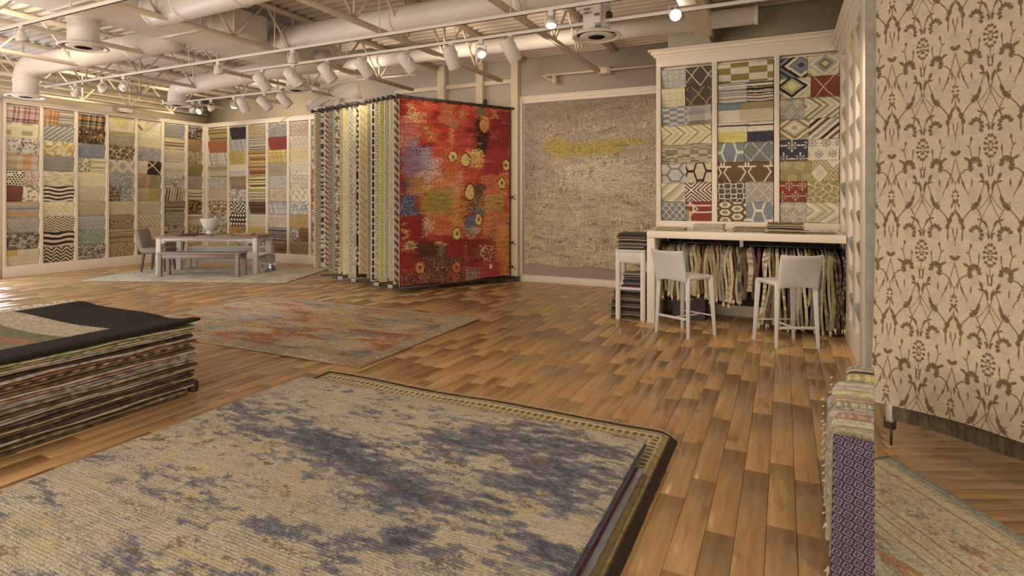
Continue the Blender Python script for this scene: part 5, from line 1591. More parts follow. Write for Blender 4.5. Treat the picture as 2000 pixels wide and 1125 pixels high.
t = slab_rug('pile_rug', 'bordered gold and brown rug with dark edge and pale fringe under the front pile', -3.60, -.60, .22, 3.79, .014, 300, 340, border_rug, M_PILE2, (58, 42, 30), wav=.006, seed=82, z0=.006, group='rugs of the front pile',
             yfn=lambda U: -.02 * U - .13 * np.clip((U - .94) / .06, 0, 1) ** 2.5 + .006 * np.sin(U * 14), wavefn=lambda u, v: .004 * np.exp(-((v) / .25) ** 2) * (1 + np.sin(u * 4.1)))
pts = [(-1.5 + k * .0115, 1.787 - .02 * k / 260 - .13 * max(0, (k / 260 - .94) / .06) ** 2.5 + .006 * math.sin(k / 260 * 14), .010 + .006 * (1 + math.sin(k * .047))) for k in range(260)]
fringe(pts, (0, 1, -.1), .045, t, (178, 150, 112), .0022)
slab_rug('pile_rug', 'dark maroon underlay rug hardly showing beneath the front pile', -3.45, -.625, .25, 3.2, .006, 40, 40, lambda u, v: finish(mixc((70, 40, 34), (60, 36, 30), vn(u * 30, v * 30, 3)), u, v, 84), M_PILE2, (80, 66, 60), z0=.0015, seed=85, wav=0, group='rugs of the front pile')


def rust_rug(u, v):
    n = fbm(u * 2.2, v * 6.5, 91, 5); n2 = fbm(u * 3.4 + 7, v * 11, 92, 5); n3 = fbm(u * 2.0, v * 4, 93, 4); f = vn(u * 26, v * 150, 94); k = vhash(np.floor(u / .02), np.floor(v / .012), 97)
    n = n + .10 * (k - .5) + .10 * (f - .5); n2 = n2 + .10 * (k - .5) + .08 * (f - .5)
    rgb = mixc((166, 134, 90), (166, 106, 60), sst(.40, .52, n))
    rgb = mixc(rgb, (142, 78, 46), sst(.53, .62, n) * .9)
    rgb = mixc(rgb, (136, 122, 102), sst(.50, .60, n2) * .9)
    rgb = mixc(rgb, (96, 94, 92), sst(.64, .72, n2) * .9)
    rgb = mixc(rgb, (166, 130, 74), sst(.56, .64, n3) * .6)
    lav = np.exp(-(((u - .7) / .8) ** 2 + ((v - .9) / .7) ** 2))
    rgb = mixc(rgb, (150, 130, 124), lav * .75 * sst(.35, .6, n2))
    e = np.minimum(np.minimum(u, 3.78 - u), np.minimum(v, 2.28 - v))
    rgb = mixc(rgb, (150, 128, 96), sst(.20, .12, e) * .6)
    rgb = mixc(rgb, (110, 92, 74), ((np.abs(e - .21) < .014)) * .4)
    return finish(rgb * (1 + .26 * (f - .5))[..., None], u, v, 95, .2, .01)


t = slab_rug('floor_rug', 'rust orange and grey abstract rug alone in the middle of the floor', -7.24, -3.46, 3.99, 6.30, .016, 420, 300, rust_rug, M_PILE2, (132, 104, 70), wav=.004, seed=96, rz=math.radians(0.5))


def table_rug(u, v):
    n = fbm(u * 6, v * 6, 101, 4); p = np.minimum(tri((u + v) / .18), tri((u - v) / .18))
    rgb = mixc((190, 162, 118), (158, 136, 108), sst(.4, .6, n))
    rgb = mixc(rgb, (142, 124, 104), sst(.18, .08, p) * .7)
    return finish(rgb, u, v, 102, .2, .015)


TRZ = math.radians(22)
slab_rug('floor_rug', 'pale grey lattice rug under the dining table', -1.95, 1.95, -1.02, 1.05, .016, 220, 140, table_rug, M_PILE2, (150, 128, 102), rz=TRZ, origin=(-10.25, 7.62), seed=103)

# ================================================================== DINING SET
tz = .022
TB = thing('dining_table', 'long dining table with brown top and white arched frame on the lattice rug', 'table', (-10.52, 7.86, tz), math.radians(29))
MB().box(-1.0, 1.0, -.44, .44, .715, .748).build('tabletop', M_OAKTOP, TB, bevel=.004)
for sx in (-1, 1):
    for sy in (-1, 1):
        MB().box(sx * .93 - .045, sx * .93 + .045, sy * .38 - .045, sy * .38 + .045, 0, .715).build('leg', M_WHITEWOOD, TB, bevel=.004)


def apron(x0, x1, y, th):
    """apron with curved corners"""
    poly = [(x0, .715), (x1, .715), (x1, .60)]
    for k in range(1, 7):
        a = k / 6 * PI / 2; poly.append((x1 - .0 - .10 * math.sin(a), .60 + .03 * 0 + .0 + .045 * (1 - math.cos(a)) * 1.0))
    poly += [(x0 + .10, .645)]
    for k in range(1, 7):
        a = k / 6 * PI / 2; poly.append((x0 + .10 * math.cos(a), .645 - .045 * math.sin(a)))
    n = len(poly)
    vs = [(p[0], y - th / 2, p[1]) for p in poly] + [(p[0], y + th / 2, p[1]) for p in poly]
    return MB().add(vs, [tuple(range(n)), tuple(range(n, 2 * n))[::-1]] + [(i, n + i, n + (i + 1) % n, (i + 1) % n) for i in range(n)])


for sy in (-1, 1):
    apron(-.885, .885, sy * .40, .03).build('apron', M_WHITEWOOD, TB)
for sx in (-1, 1):
    MB().box(sx * .95 - .015, sx * .95 + .015, -.335, .335, .62, .715).build('end_apron', M_WHITEWOOD, TB)


def bench(label, loc, rz, w, frame, white=False):
    t = thing('dining_bench', label, 'bench', loc, rz, 'dining benches')
    MB().box(-w / 2, w / 2, -.17, .17, .43, .455).build('seat', M_GREYWOOD if not white else M_WHITEWOOD, t, bevel=.004)
    for sx in (-1, 1):
        for sy in (-1, 1):
            MB().box(sx * (w / 2 - .05) - .035, sx * (w / 2 - .05) + .035, sy * .13 - .03, sy * .13 + .03, 0, .43).build('leg', frame, t, bevel=.004)
        MB().box(sx * (w / 2 - .05) - .012, sx * (w / 2 - .05) + .012, -.10, .10, .34, .43).build('end_rail', frame, t)
    for sy in (-1, 1):
        MB().box(-w / 2 + .085, w / 2 - .085, sy * .14 - .012, sy * .14 + .012, .345, .43).build('side_rail', frame, t)
    if white:
        MB().box(-w / 2 + .05, w / 2 - .05, -.02, .02, .12, .17).build('stretcher', frame, t)
    return t


bench('grey washed bench in front of the dining table', (-10.20, 7.32, tz), math.radians(24), 1.62, M_GREYWOOD)
bench('white washed bench behind the dining table with low stretcher', (-10.90, 8.50, tz), math.radians(29), 1.75, M_WHITEWOOD, True)

# upholstered chair at the head of the table
ct = thing('dining_chair', 'grey upholstered dining chair with dark tapered legs at the table end', 'chair', (-11.72, 7.42, tz), math.radians(32))


def soft(name, co, mat, parent, lev=2):
    """subdivided soft box from 8 corners"""
    m = MB().add(co, [(0, 3, 2, 1), (4, 5, 6, 7), (0, 1, 5, 4), (1, 2, 6, 5), (2, 3, 7, 6), (3, 0, 4, 7)])
    o = m.build(name, mat, parent, smooth=True)
    b = o.modifiers.new('b', 'BEVEL'); b.width = .03; b.segments = 3
    return o


soft('seat', [(-.24, -.25, .38), (.26, -.24, .38), (.26, .24, .38), (-.24, .25, .38), (-.24, -.25, .49), (.26, -.24, .48), (.26, .24, .48), (-.24, .25, .49)], M_GREYCLOTH, ct)
soft('backrest', [(-.27, -.235, .42), (-.17, -.235, .42), (-.17, .235, .42), (-.27, .235, .42), (-.37, -.23, .87), (-.29, -.23, .88), (-.29, .23, .88), (-.37, .23, .87)], M_GREYCLOTH, ct)
for sx, sy in ((-1, -1), (-1, 1), (1, -1), (1, 1)):
    MB().bar((sx * .19, sy * .19, .39), (sx * .23, sy * .21, 0), .05, .05, .028, .028).build('leg', M_DARKLEG, ct, bevel=.003)

bt = thing('bowl', 'white footed ceramic bowl standing on the dining table', 'bowl', (-10.92, 8.00, tz + .749))
prof = [(.075, 0), (.078, .02), (.05, .05), (.07, .06), (.13, .12), (.175, .20), (.195, .25), (.20, .262), (.19, .262), (.165, .20), (.115, .125), (.03, .075)]
prof = [(r * .95, q * 1.22) for r, q in prof]
MB().lathe(prof, 32).build('bowl_body', M_CERAMIC, bt, smooth=True)
MB().lathe([(.186, .311), (.195, .320), (.186, .329), (.177, .320)], 32).build('rim', M_CERAMIC, bt, smooth=True)
GR = 'samples spread on the dining table'
c29, s29 = math.cos(math.radians(29)), math.sin(math.radians(29))
for k, (lx, ly, w, dd, rz, c1, c2, lab) in enumerate([(-.45, -.28, .34, .2, .1, 'dk', 'ch', 'dark sample at the chair end of the dining table'), (-.08, -.30, .3, .2, -.1, 'ch', 'iv', 'charcoal sample at the table edge before the bowl'), (.28, -.30, .36, .2, .05, 'dk', 'iv', 'black and white sample at the near table edge'),
                                                        (.62, -.18, .3, .2, .2, 'pk', 'ru', 'blush sample near the bench side table corner'), (.45, .18, .42, .25, .1, 'ru', 'be', 'rust sample across the table from the benches'), (-.55, .2, .40, .24, -.1, 'ma', 'dk', 'maroon sample on the far side of the table top')]):
    x = -10.52 + c29 * lx - s29 * ly; y = 7.86 + s29 * lx + c29 * ly
    folded(x, y, tz + .750, w, dd, .016, math.radians(29) + rz, c1, c2, lab, GR, 700 + k)
bs = thing('acrylic_stand', 'clear acrylic display stand beside the table leg', 'stand', (-9.58, 8.30, tz), math.radians(29))
mg, nt, b = newmat('clear acrylic'); b.inputs['Transmission Weight'].default_value = .9; b.inputs['Roughness'].default_value = .05; b.inputs['Base Color'].default_value = (.85, .87, .88, 1); b.inputs['IOR'].default_value = 1.3
for sy in (-1, 1):
    MB().box(-.13, .13, sy * .12 - .006, sy * .12 + .006, 0, .34).build('side_sheet', mg, bs)
MB().box(-.13, .13, -.114, .114, .20, .212).build('shelf_sheet', mg, bs)

# ================================================================== BAR STOOLS
def stool(label, corners, facing):
    """corners: front-left.. as (rear a, rear b, front b, front a) on the floor; rear = the back towards the camera"""
    ra, rb, fb, fa = [np.array(c) for c in corners]
    ctr = (ra + rb + fb + fa) / 4
    t = thing('bar_stool', label, 'stool', (ctr[0], ctr[1], 0), group='white leather bar stools')
    P = lambda q, z: (q[0] - ctr[0], q[1] - ctr[1], z)
    inn = lambda q, k: ctr + (q - ctr) * k
    SH = .655; TOP = .955
    for q, nm in ((ra, 'r'), (rb, 'r')):
        MB().bar(P(q, 0), P(inn(q, .90), SH), .034, .034, .048, .048).build('leg', M_LEATHER, t, bevel=.004)
    for q in (fb, fa):
        MB().bar(P(q, 0), P(inn(q, .86), SH), .034, .034, .056, .05).build('leg', M_LEATHER, t, bevel=.004)
    # seat
    s = [inn(q, .96) for q in (ra, rb, fb, fa)]
    o = MB().add([P(q, SH - .02) for q in s] + [P(q, SH + .022) for q in s], [(0, 3, 2, 1), (4, 5, 6, 7), (0, 1, 5, 4), (1, 2, 6, 5), (2, 3, 7, 6), (3, 0, 4, 7)]).build('seat', M_LEATHER, t, bevel=.010)
    # backrest: gently curved shell from seat to top
    fwd = ((fa + fb) - (ra + rb)) / 2; fwd = fwd / np.linalg.norm(fwd)
    a, b = inn(ra, .95), inn(rb, .95)
    n, m = 9, 8
    U, V = grid(n, m)
    lean = -.07 * V ** 1.3; bow = .045 * (1 - (2 * U - 1) ** 2) * -1.0 * V
    wid = 1 + .03 * V
    XY = (a + b) / 2 + 0
    pts = np.empty(U.shape + (3,))
    for k in range(2):
        pts[..., k] = XY[k] - ctr[k] + (b - a)[k] * (U - .5) * wid + fwd[k] * (lean + bow)
    zlo = SH - .045 + .018 * (1 - (2 * U - 1) ** 2); pts[..., 2] = zlo + (TOP - zlo + .012 * ((2 * U - 1) ** 2)) * V
    th = .034
    bk = pts - np.array([fwd[0], fwd[1], 0]) * th
    co = np.concatenate([pts.reshape(-1, 3), bk.reshape(-1, 3)]); idx = np.arange(n * m).reshape(m, n); N = n * m
    F = []
    for i in range(m - 1):
        for j in range(n - 1):
            q = (idx[i, j], idx[i, j + 1], idx[i + 1, j + 1], idx[i + 1, j]); F += [q, tuple(x + N for x in q[::-1])]
    per = list(idx[0, :]) + list(idx[1:, -1]) + list(idx[-1, -2::-1]) + list(idx[-2:0:-1, 0])
    for i in range(len(per)):
        p, q = per[i], per[(i + 1) % len(per)]; F.append((q, p, p + N, q + N))
    MB().add(co, F).build('backrest', M_LEATHER, t, smooth=True, bevel=.008)
    # stretchers
    MB().bar(P(inn(ra, .97), .21), P(inn(rb, .97), .21), .016, .026).build('stretcher', M_LEATHER, t, bevel=.002)
    MB().bar(P(inn((ra * .5 + rb * .5), .97), .205), P(inn((fa * .5 + fb * .5), .97), .205), .024, .016).build('stretcher', M_LEATHER, t, bevel=.002)
    MB().bar(P(inn(fa, .97), .22), P(inn(fb, .97), .22), .014, .014).build('stretcher', M_LEATHER, t, bevel=.002)
    return t


stool('white leather bar stool standing nearer the counter end panel', [(-1.312, 6.56), (-.934, 6.379), (-.693, 6.70), (-1.075, 6.885)], None)
stool('white leather bar stool in front of the long hanging samples', [(-.066, 6.381), (.322, 6.567), (.10, 6.90), (-.288, 6.70)], None)

# ================================================================== RUG PILE BESIDE THE ROOM ENTRANCE
PX0, PX1, PY0, PY1 = -5.86, -4.19, .3, 2.96
NL = 27
z = .003
edges = [(64, 50, 36), (96, 74, 44), (58, 42, 32), (132, 106, 78), (52, 36, 26), (74, 52, 36), (120, 96, 62), (48, 34, 26), (66, 48, 36), (140, 112, 86), (124, 98, 66), (58, 42, 30), (100, 78, 54), (130, 108, 90), (92, 86, 80), (118, 74, 56),
         (140, 104, 88), (70, 50, 30), (96, 66, 36), (52, 42, 34), (92, 52, 30), (140, 102, 82), (44, 28, 22), (128, 102, 72), (150, 124, 92), (104, 84, 48), (150, 124, 66)]
names = {0: 'dark olive', 9: 'pinkish beige', 13: 'pale taupe', 14: 'grey', 16: 'dusty pink', 18: 'golden brown', 20: 'rust brown', 21: 'salmon', 22: 'black brown', 24: 'cream and brown dashed', 26: 'mustard'}


def cname(c):
    r, g_, b = c
    if r < 62: return 'blackish brown'
    if r < 80: return 'dark brown'
    if r < 105: return 'olive brown' if g_ / r > .74 else 'rust brown'
    if r < 128: return 'tan brown' if g_ / r > .75 else 'reddish brown'
    return 'beige' if g_ / r > .78 else 'pinkish beige'


for k in range(NL):
    h = .0205 + RD.uniform(-.003, .003)
    c = np.clip(np.array(edges[k % len(edges)], float) * 1.38 + 6, 0, 178)
    nu, nv = 14, 90
    U, V = grid(nu, nv)
    jx, jy = RD.uniform(-.025, .012), RD.uniform(-.04, .02)
    if k < 4: jy -= .05
    yv = PY1 + jy - V * (PY1 - PY0)
    sag = .004 * np.sin(yv * 3.2 + 1.2) * (k / NL) + .003 * np.sin(yv * 7 + k * .6) + .0015 * np.sin(yv * 19 + k)
    lift = .012 * np.exp(-V / .05) * ((k % 5) - 2) / 3 * (k / NL)
    P = np.stack([PX0 + U * (PX1 + jx - PX0) + .006 * np.sin(yv * 9 + k * 2) * U, yv, z + h + sag + lift - h * .35 * np.exp(-(1 - U) * 1.67 / .02)], -1)
    dash = (fr(yv / .09 + k * .3) < .45) * (1.0 if k in (19, 24) else 0) + (vn(yv * 40, U * 0, k) > .72) * .35
    rgb = mixc(c, np.array((176, 150, 110)) if k in (19, 24) else np.clip(c * 1.5, 0, 200), dash)
    cloth_o = cloth('piled_rug', P, finish(rgb * np.ones(U.shape + (3,)), U * 1.7, V * 2.7, 800 + k, .3, .02), (0, 0, -h * .62), M_PILE2)
    tag(cloth_o, f'{cname(c)} rug, {ORD[k]} from the floor in the tall rug pile', 'rug', 'rugs of the tall pile')
    z += h
# two hanging corners at the far end of the pile
for zc, hh in ((.30, .11),):
    m = MB().prism([(-4.24, 2.90), (-4.17, 2.92), (-4.165, 2.965), (-4.23, 2.96)], .01, hh)
    tag(m.build('rug_corner', M_TEX, recenter=True, bevel=.02, col=alb((62, 46, 34))), 'dark curled rug corner drooping at the far end of the tall pile', 'rug')


def top_rug(u, v):
    n = vn(u * 25, v * 25, 5)
    rgb = mixc((36, 25, 20), (28, 19, 16), n)
    w = 1.69
    # v runs from the far edge towards the camera, u from the far left to the visible edge
    q = v - .10 * u
    inner = (u < w - .30)
    rgb = mixc(rgb, mixc((158, 136, 106), (146, 124, 96), vn(u * 60, v * 30, 9)), (inner & (v > .50) & (v < .78)) * 1.0)
    rgb = mixc(rgb, (92, 88, 56), (inner & (v > .78) & (v < .92)) * 1.0); rgb = mixc(rgb, (136, 82, 52), (inner & (v > .92) & (v < 1.02)) * 1.0)
    rgb = mixc(rgb, (100, 94, 62), (inner & (v > 1.02) & (v < 1.14)) * 1.0); rgb = mixc(rgb, (120, 66, 46), (inner & (v > 1.14) & (v < 1.22)) * 1.0)
    rgb = mixc(rgb, (150, 128, 98), (inner & (v > 1.22) & (v < 1.5)) * 1.0); rgb = mixc(rgb, (96, 84, 52), (inner & (v > 1.5) & (v < 1.8)) * 1.0)
    return finish(rgb, u, v, 6, .2, .012)


tt = thing('piled_rug', 'dark brown rug with cream green and rust stripes on top of the tall pile', 'rug', (-5.0, 1.6, z + .002), group='rugs of the tall pile')
U, V = grid(150, 220); w, dd = 1.70, 2.68
yv = 2.975 - V * dd
P = np.stack([-5.87 + U * w + 5.0, yv - 1.6, .022 + .012 * np.sin(U * 7 + 1) * np.sin(V * 5) - .018 * np.exp(-((U - .78) / .10) ** 2) * np.exp(-V / .05) + .026 * sst(.86, 1.0, U) * np.exp(-V / .10) - .014 * np.exp(-(1 - U) * w / .03) + .02 * np.exp(-((U - .05) / .1) ** 2 - (V / .1) ** 2)], -1)
cloth('rug_pile', P, top_rug(U * w, V * dd), (0, 0, -.012), M_PILE2, tt, recenter=False, edge=(44, 32, 25))
fringe([(-.87 - .012, 1.36 - k * .014, .03) for k in range(90)], (-1, .1, .1), .10, tt, (172, 160, 150), .004)

# ================================================================== RAIL OF FOLDED RUNNERS AND THE FLORAL PANEL
GR = 'folded runners on the low rail'
RUN = [  # from the front: half widths at the left, colours, words
    ('na', 'li', 'purple'), ('kh', 'sa', 'khaki and sage'), ('sa', 'be', 'sage speckled'), ('ru', 'pi', 'rust barred'), ('gy', 'be', 'grey green'), ('sl', 'lg', 'slate zigzag'), ('gr', 'be', 'pale green'), ('ru', 'lg', 'rust edged grey'),
    ('gy', 'lg', 'grey corded'), ('ye', 'be', 'olive yellow'), ('lg', 'be', 'pale cream'), ('lg', 'iv', 'ivory looped'), ('gy', 'ch', 'grey ribbed'), ('lg', 'sl', 'silver striped'), ('ye', 'mu', 'mustard'), ('dk', 'te', 'black and teal'), ('be', 'bk', 'cream with black dashes'), ('iv', 'ch', 'white edged')]
SYS = 2.62
for k, (c1, c2, nm_) in enumerate(RUN):
    yc = SYS + k * .056
    xr = .1247 * yc - .006 + (.0 if k == 0 else -.002)
    if k == 0: lft, zt_, zb_ = .138, .600, .03
    else:
        lft = .137 + (.006 if k < 4 else .026 if k < 10 else .01 if k < 13 else -.02) + RD.uniform(-.008, .008) + (.018 if k in (8, 10, 11) else 0)
        zt_ = .615 + RD.uniform(-.012, .012) + .0008 * k; zb_ = .12 + RD.uniform(-.05, .06)
    x0 = xr - lft
    th = .046 if k else .02
    nu, nv = (90, 260) if k == 0 else (40, 70)
    U, V = grid(nu, nv)
    # over the rail: front drop, round top
    if k == 0:
        P = np.stack([x0 + U * lft - .012 * V * (1 - U), yc - .012 - .02 * V + .004 * np.sin(V * 9) + .0 * U, zt_ - .012 * U - V * (zt_ - zb_)], -1)
        u = U * lft; v = V * (zt_ - zb_)
        a = u / .035; b = (v - .30 * u) / .034
        q1 = fr(a + 0 * b) - .5; q2 = fr(b) - .5
        dd_ = np.maximum(np.abs(q1 + .35 * q2) * 1.0, np.abs(q2))
        rgb = mixc((56, 43, 54), (118, 98, 108), ((np.abs(dd_ - .34) < .055) | (dd_ < .09)) * 1.0)
        rgb = mixc(rgb, (80, 62, 74), ((dd_ > .17) & (dd_ < .24)) * .6)
        col = finish(rgb, u, v, 900, .16, .003)
    else:
        ang = V * PI * .62 - .10
        front = V > .30
        yy = yc + .018 - np.where(V < .25, .020 * np.cos(V / .25 * PI), -.020 * -1) * 1.0
        yy = np.where(V < .25, yc + .022 * np.cos(V / .25 * PI), yc - .022 - .015 * (V - .25))
        zz = np.where(V < .25, zt_ - .014 + .014 * np.sin(V / .25 * PI), zt_ - .014 - (V - .25) / .75 * (zt_ - zb_))
        sl = .022 * np.exp(-U * lft / .012)
        P = np.stack([x0 + U * lft - .02 * (V > .25) * (V - .25) * (1 - U), yy, zz - sl * (V < .3)], -1)
        u = U * lft; v = V * .4
        knd = ['hs', 'dots', 'hs', 'vs', 'zig', 'tweed', 'vs', 'hs'][k % 8]
        dull = lambda c: np.array(K[c], float) * .62 + np.array((140, 124, 104)) * .34
        col = finish(pattern(knd, u, v, [dull(c1), dull(c2)], .016, k), u, v, 900 + k, .2, .005)
    o = cloth('folded_runner', P, col, (0, .012 if k == 0 else .02, -.004), M_TEXF, edge=tuple(np.array(K[c1]) * .9))
    tag(o, f'{nm_} runner folded over the low rail, {ORD[k]} from its front end', 'runner', GR)
    if k in (4, 8, 11):
        fringe([(x0 - o.location.x - .012, yc - o.location.y - .02, .10 + j * .035 - o.location.z + zb_) for j in range(12)], (-1, 0, -.9), .012, o, K['be'], .004)
    if k in (0, 2):
        fringe([(x0 - o.location.x - .014, yc + .02 + j * .004 - o.location.y, zb_ + .01 - o.location.z) for j in range(3)], (-.3, 0, -1), .03, o, K['pk'], .004)
t = thing('runner_rail', 'dark low floor rail carrying the folded runners', 'rail', (.27, 2.64, 0))
MB().bar((-.01, 0, .57), (.09, .98, .57), .02, .02).build('rail_bar', M_RACK, t)
for q in (0.06, .95):
    MB().bar((-.01 + q * .1, q, 0), (-.01 + q * .1, q, .56), .02, .02).build('rail_post', M_RACK, t)
    MB().box(-.03 + q * .1, .02 + q * .1, q - .03, q + .03, .0, .012).build('rail_foot', M_RACK, t)

# floral panel
FA = np.array([.517, 4.104]); FD = np.array([.8539, -.5204]); FN = np.array([-.5204, -.8539])
FW, FT, FB = 1.55, 3.05, .30
nu, nv = 560, 1000


def floral(s, z):
    """s along the cloth from its free edge, z height: mirrored trellis of stems, medallions and blooms"""
    A = .158; B = .585
    x = np.abs(((s - .244) / A + 1) % 2 - 1) * A             # 0 on the medallion axis, A on the bloom axis
    y = ((1.823 - z + .19) % B) - .19                        # 0 at the medallion centre, down positive
    sx = A / 325.0; sy = B / 955.0
    X = x / sx; Y = y / sy                                   # drawing units: 325 across, 955 down (from -310 to 645)
    wob = 5 * (fbm(s * 60, z * 60, 5, 2) - .5)
    X = X + wob; Y = Y + wob
    ink = np.zeros_like(X); grey = np.zeros_like(X)

    def seg(pts, w, tgt='ink'):
        nonlocal ink, grey
        for yo in (-955, 0, 955):
            for (x0, y0), (x1, y1) in zip(pts[:-1], pts[1:]):
                dx, dy = x1 - x0, y1 - y0
                t = np.clip(((X - x0) * dx + (Y - y0 - yo) * dy) / (dx * dx + dy * dy), 0, 1)
                m = sst(w * 1.25 + 2.5, w * 1.25 - 1.5, np.hypot(X - x0 - t * dx, (Y - y0 - yo - t * dy) * 1.0))
                if tgt == 'ink': ink = np.maximum(ink, m)
                else: grey = np.maximum(grey, m)

    def leaf(cx, cy, L, w, ang, tgt='ink', k=1.0):
        nonlocal ink, grey
        c, s_ = math.cos(math.radians(ang)), math.sin(math.radians(ang))
        for yo in (-955, 0, 955):
            a = (X - cx) * c + (Y - cy - yo) * s_; b = -(X - cx) * s_ + (Y - cy - yo) * c
            m = sst(1.15, .8, np.hypot(a / (L * 1.04), b / (w * 1.14 * (1 + .25 * a / L)))) * k
            if tgt == 'ink': ink = np.maximum(ink, m)
            else: grey = np.maximum(grey, m)

    def cluster(cx, cy, n, R, L, w, a0, a1, tgt='ink'):
        for i in range(n):
            a = a0 + (a1 - a0) * i / max(1, n - 1)
            leaf(cx + R * math.cos(math.radians(a)), cy + R * math.sin(math.radians(a)) * 1.25, L, w, a, tgt)
    # medallion
    for i in range(12):
        a = i * 30 + 15; leaf(52 * math.cos(math.radians(a)), 92 * math.sin(math.radians(a)), 15, 13, a)
    for i in range(8):
        a = i * 45 + 22; leaf(22 * math.cos(math.radians(a)), 38 * math.sin(math.radians(a)), 15, 8, a)
    leaf(0, 0, 11, 18, 0, 'grey')
    # pair of lobes above, stems and leaves
    leaf(13, -165, 12, 24, 0); leaf(22, -180, 10, 20, 40); leaf(0, -125, 24, 22, 0, 'grey', .6)
    seg([(10, -195), (40, -260), (70, -300), (110, -390), (170, -460)], 3.2); leaf(45, -275, 34, 10, -60); leaf(80, -305, 40, 8, -18)
    seg([(110, -390), (60, -440), (0, -530)], 2.2)
    # curled flower with ghost centre and bud on a stem
    cluster(130, -175, 7, 52, 22, 14, 150, 330); leaf(140, -150, 42, 46, 0, 'grey', .8)
    seg([(70, -300), (105, -240)], 3)
    leaf(175, -70, 12, 20, 0); seg([(178, -60), (192, 0), (170, 90), (140, 150)], 3.2); leaf(205, -5, 20, 5, -40)
    seg([(100, 0), (98, 45), (112, 130)], 3); leaf(98, 20, 9, 24, 0)
    # big leafy flower
    cluster(140, 165, 8, 44, 24, 15, 180, 400); leaf(120, 230, 44, 40, 0, 'grey', .8); leaf(205, 112, 46, 11, -28)
    seg([(180, 195), (235, 205), (270, 235), (282, 275)], 4)
    leaf(78, 262, 16, 24, 20); leaf(66, 285, 9, 20, 0)
    # bloom on the other axis
    for i in range(5):
        a = 200 + i * 35; leaf(325 + 34 * math.cos(math.radians(a)), -25 + 58 * math.sin(math.radians(a)), 26, 18, a, 'grey', .8)
    leaf(325, -20, 40, 56, 0, 'grey', .6)
    for a in (20, 55, 90, 125, 160):
        leaf(325 + 34 * math.cos(math.radians(a)), 28 + 30 * math.sin(math.radians(a)), 18, 13, a)
    seg([(325, 95), (285, 235), (240, 350), (200, 430)], 3); seg([(325, 330), (300, 285), (285, 240)], 2.4); leaf(250, 330, 10, 34, 20); leaf(292, 300, 7, 30, 0)
    # small crowned motif below
    for i in range(8):
        a = i * 45; leaf(325 + 24 * math.cos(math.radians(a)), 440 + 50 * math.sin(math.radians(a)), 13, 10, a)
    leaf(298, 515, 9, 34, 25); seg([(325, 500), (325, 560), (295, 610), (270, 660), (255, 700)], 3); seg([(325, 330), (325, 400)], 2.4)
    leaf(295, 612, 14, 34, 35); leaf(268, 665, 24, 30, 20); leaf(250, 720, 20, 26, 0); leaf(256, 800, 8, 46, 0); seg([(252, 730), (256, 830)], 2.5)
    seg([(325, 850), (308, 780), (300, 730)], 3); leaf(303, 760, 6, 22, 10); seg([(325, 850), (325, 900)], 2.6)
    # stems under the medallion
    seg([(0, 100), (0, 170), (22, 210), (16, 260)], 3); leaf(20, 200, 7, 40, 10); leaf(8, 255, 5, 14, 0)
    seg([(60, 300), (30, 350), (0, 470)], 3); leaf(22, 345, 13, 44, 15); leaf(62, 315, 40, 9, -12); seg([(55, 330), (85, 410), (110, 470)], 3)
    leaf(100, 470, 16, 40, -20); leaf(125, 515, 30, 22, 35); leaf(152, 540, 24, 20, 20); leaf(165, 425, 52, 66, 0, 'grey', .7); leaf(170, 320, 7, 34, 0)
    seg([(160, 545), (230, 620), (255, 660)], 4)
    seg([(0, 470), (40, 560), (70, 620), (100, 700)], 2.2); seg([(0, 480), (0, 520)], 2); leaf(20, 455, 26, 30, 30, 'grey', .6)
    return ink, grey


U, V = grid(nu, nv)
s = U * FW; z = FT + (FB - FT) * V
ink, grey = floral(s, z)
rgb = mixc((170, 140, 104), (164, 134, 100), fbm(s * 9, z * 2, 3, 3))
rgb = mixc(rgb, (150, 126, 106), grey * (.45 + .35 * vn(s * 160, z * 160, 3)))
rgb = mixc(rgb, (88, 62, 34), ink * (.70 + .30 * vn(s * 200, z * 200, 4)))
bel = .03 * sst(2.2, .3, z) ** 2 * 1.0 + .006 * np.sin(s * 9 + z)
t = thing('floral_panel', 'beige hanging rug panel with brown flower trellis by the folded runners', 'rug', (FA[0], FA[1], 0), group='rugs hanging in the side bay')
P = np.stack([FD[0] * s + FN[0] * bel - .02 * (1 - U) * V ** 6, FD[1] * s + FN[1] * bel, z + .0 * U + .018 * np.sin(s * 4.2) * V ** 4], -1)
cloth('rug_panel', P, finish(rgb, s, z, 950, .07, .003), (-FN[0] * .008, -FN[1] * .008, 0), M_LINEN, t, recenter=False, edge=(150, 128, 96))
U, V = grid(120, 120)
s = .06 + U * 1.5
t = thing('hanging_rug', 'brown green striped rug showing below the floral panel', 'rug', (FA[0], FA[1], 0), group='rugs hanging in the side bay')
P = np.stack([FD[0] * s - FN[0] * .07 + .0, FD[1] * s - FN[1] * .07, 3.0 - V * (2.82 + .0 * U) + .012 * np.sin(s * 6) * V], -1)
cloth('rug_panel', P, finish(pattern('vs', s, V, [(84, 68, 46), (98, 80, 54), (76, 64, 44), (90, 76, 50)], .009, 7), s, V * 2.8, 951, .2, .01), (-FN[0] * .01, -FN[1] * .01, 0), M_TEXF, t, recenter=False)
t = thing('hanging_rug', 'plain grey green rug edge hanging just behind the floral panel', 'rug', (FA[0], FA[1], 0), group='rugs hanging in the side bay')
U, V = grid(30, 120)
s = -.082 + U * .9
P = np.stack([FD[0] * s - FN[0] * .035 + .0, FD[1] * s - FN[1] * .035, 3.02 - V * 2.70 + .01 * np.sin(s * 5) * V], -1)
cloth('rug_panel', P, finish(pattern('tweed', s, V, [(132, 119, 98), (122, 109, 90)], .03, 7), s, V * 2.8, 952, .06, .01), (-FN[0] * .02, -FN[1] * .02, 0), M_TEXF, t, recenter=False, edge=(120, 112, 92))
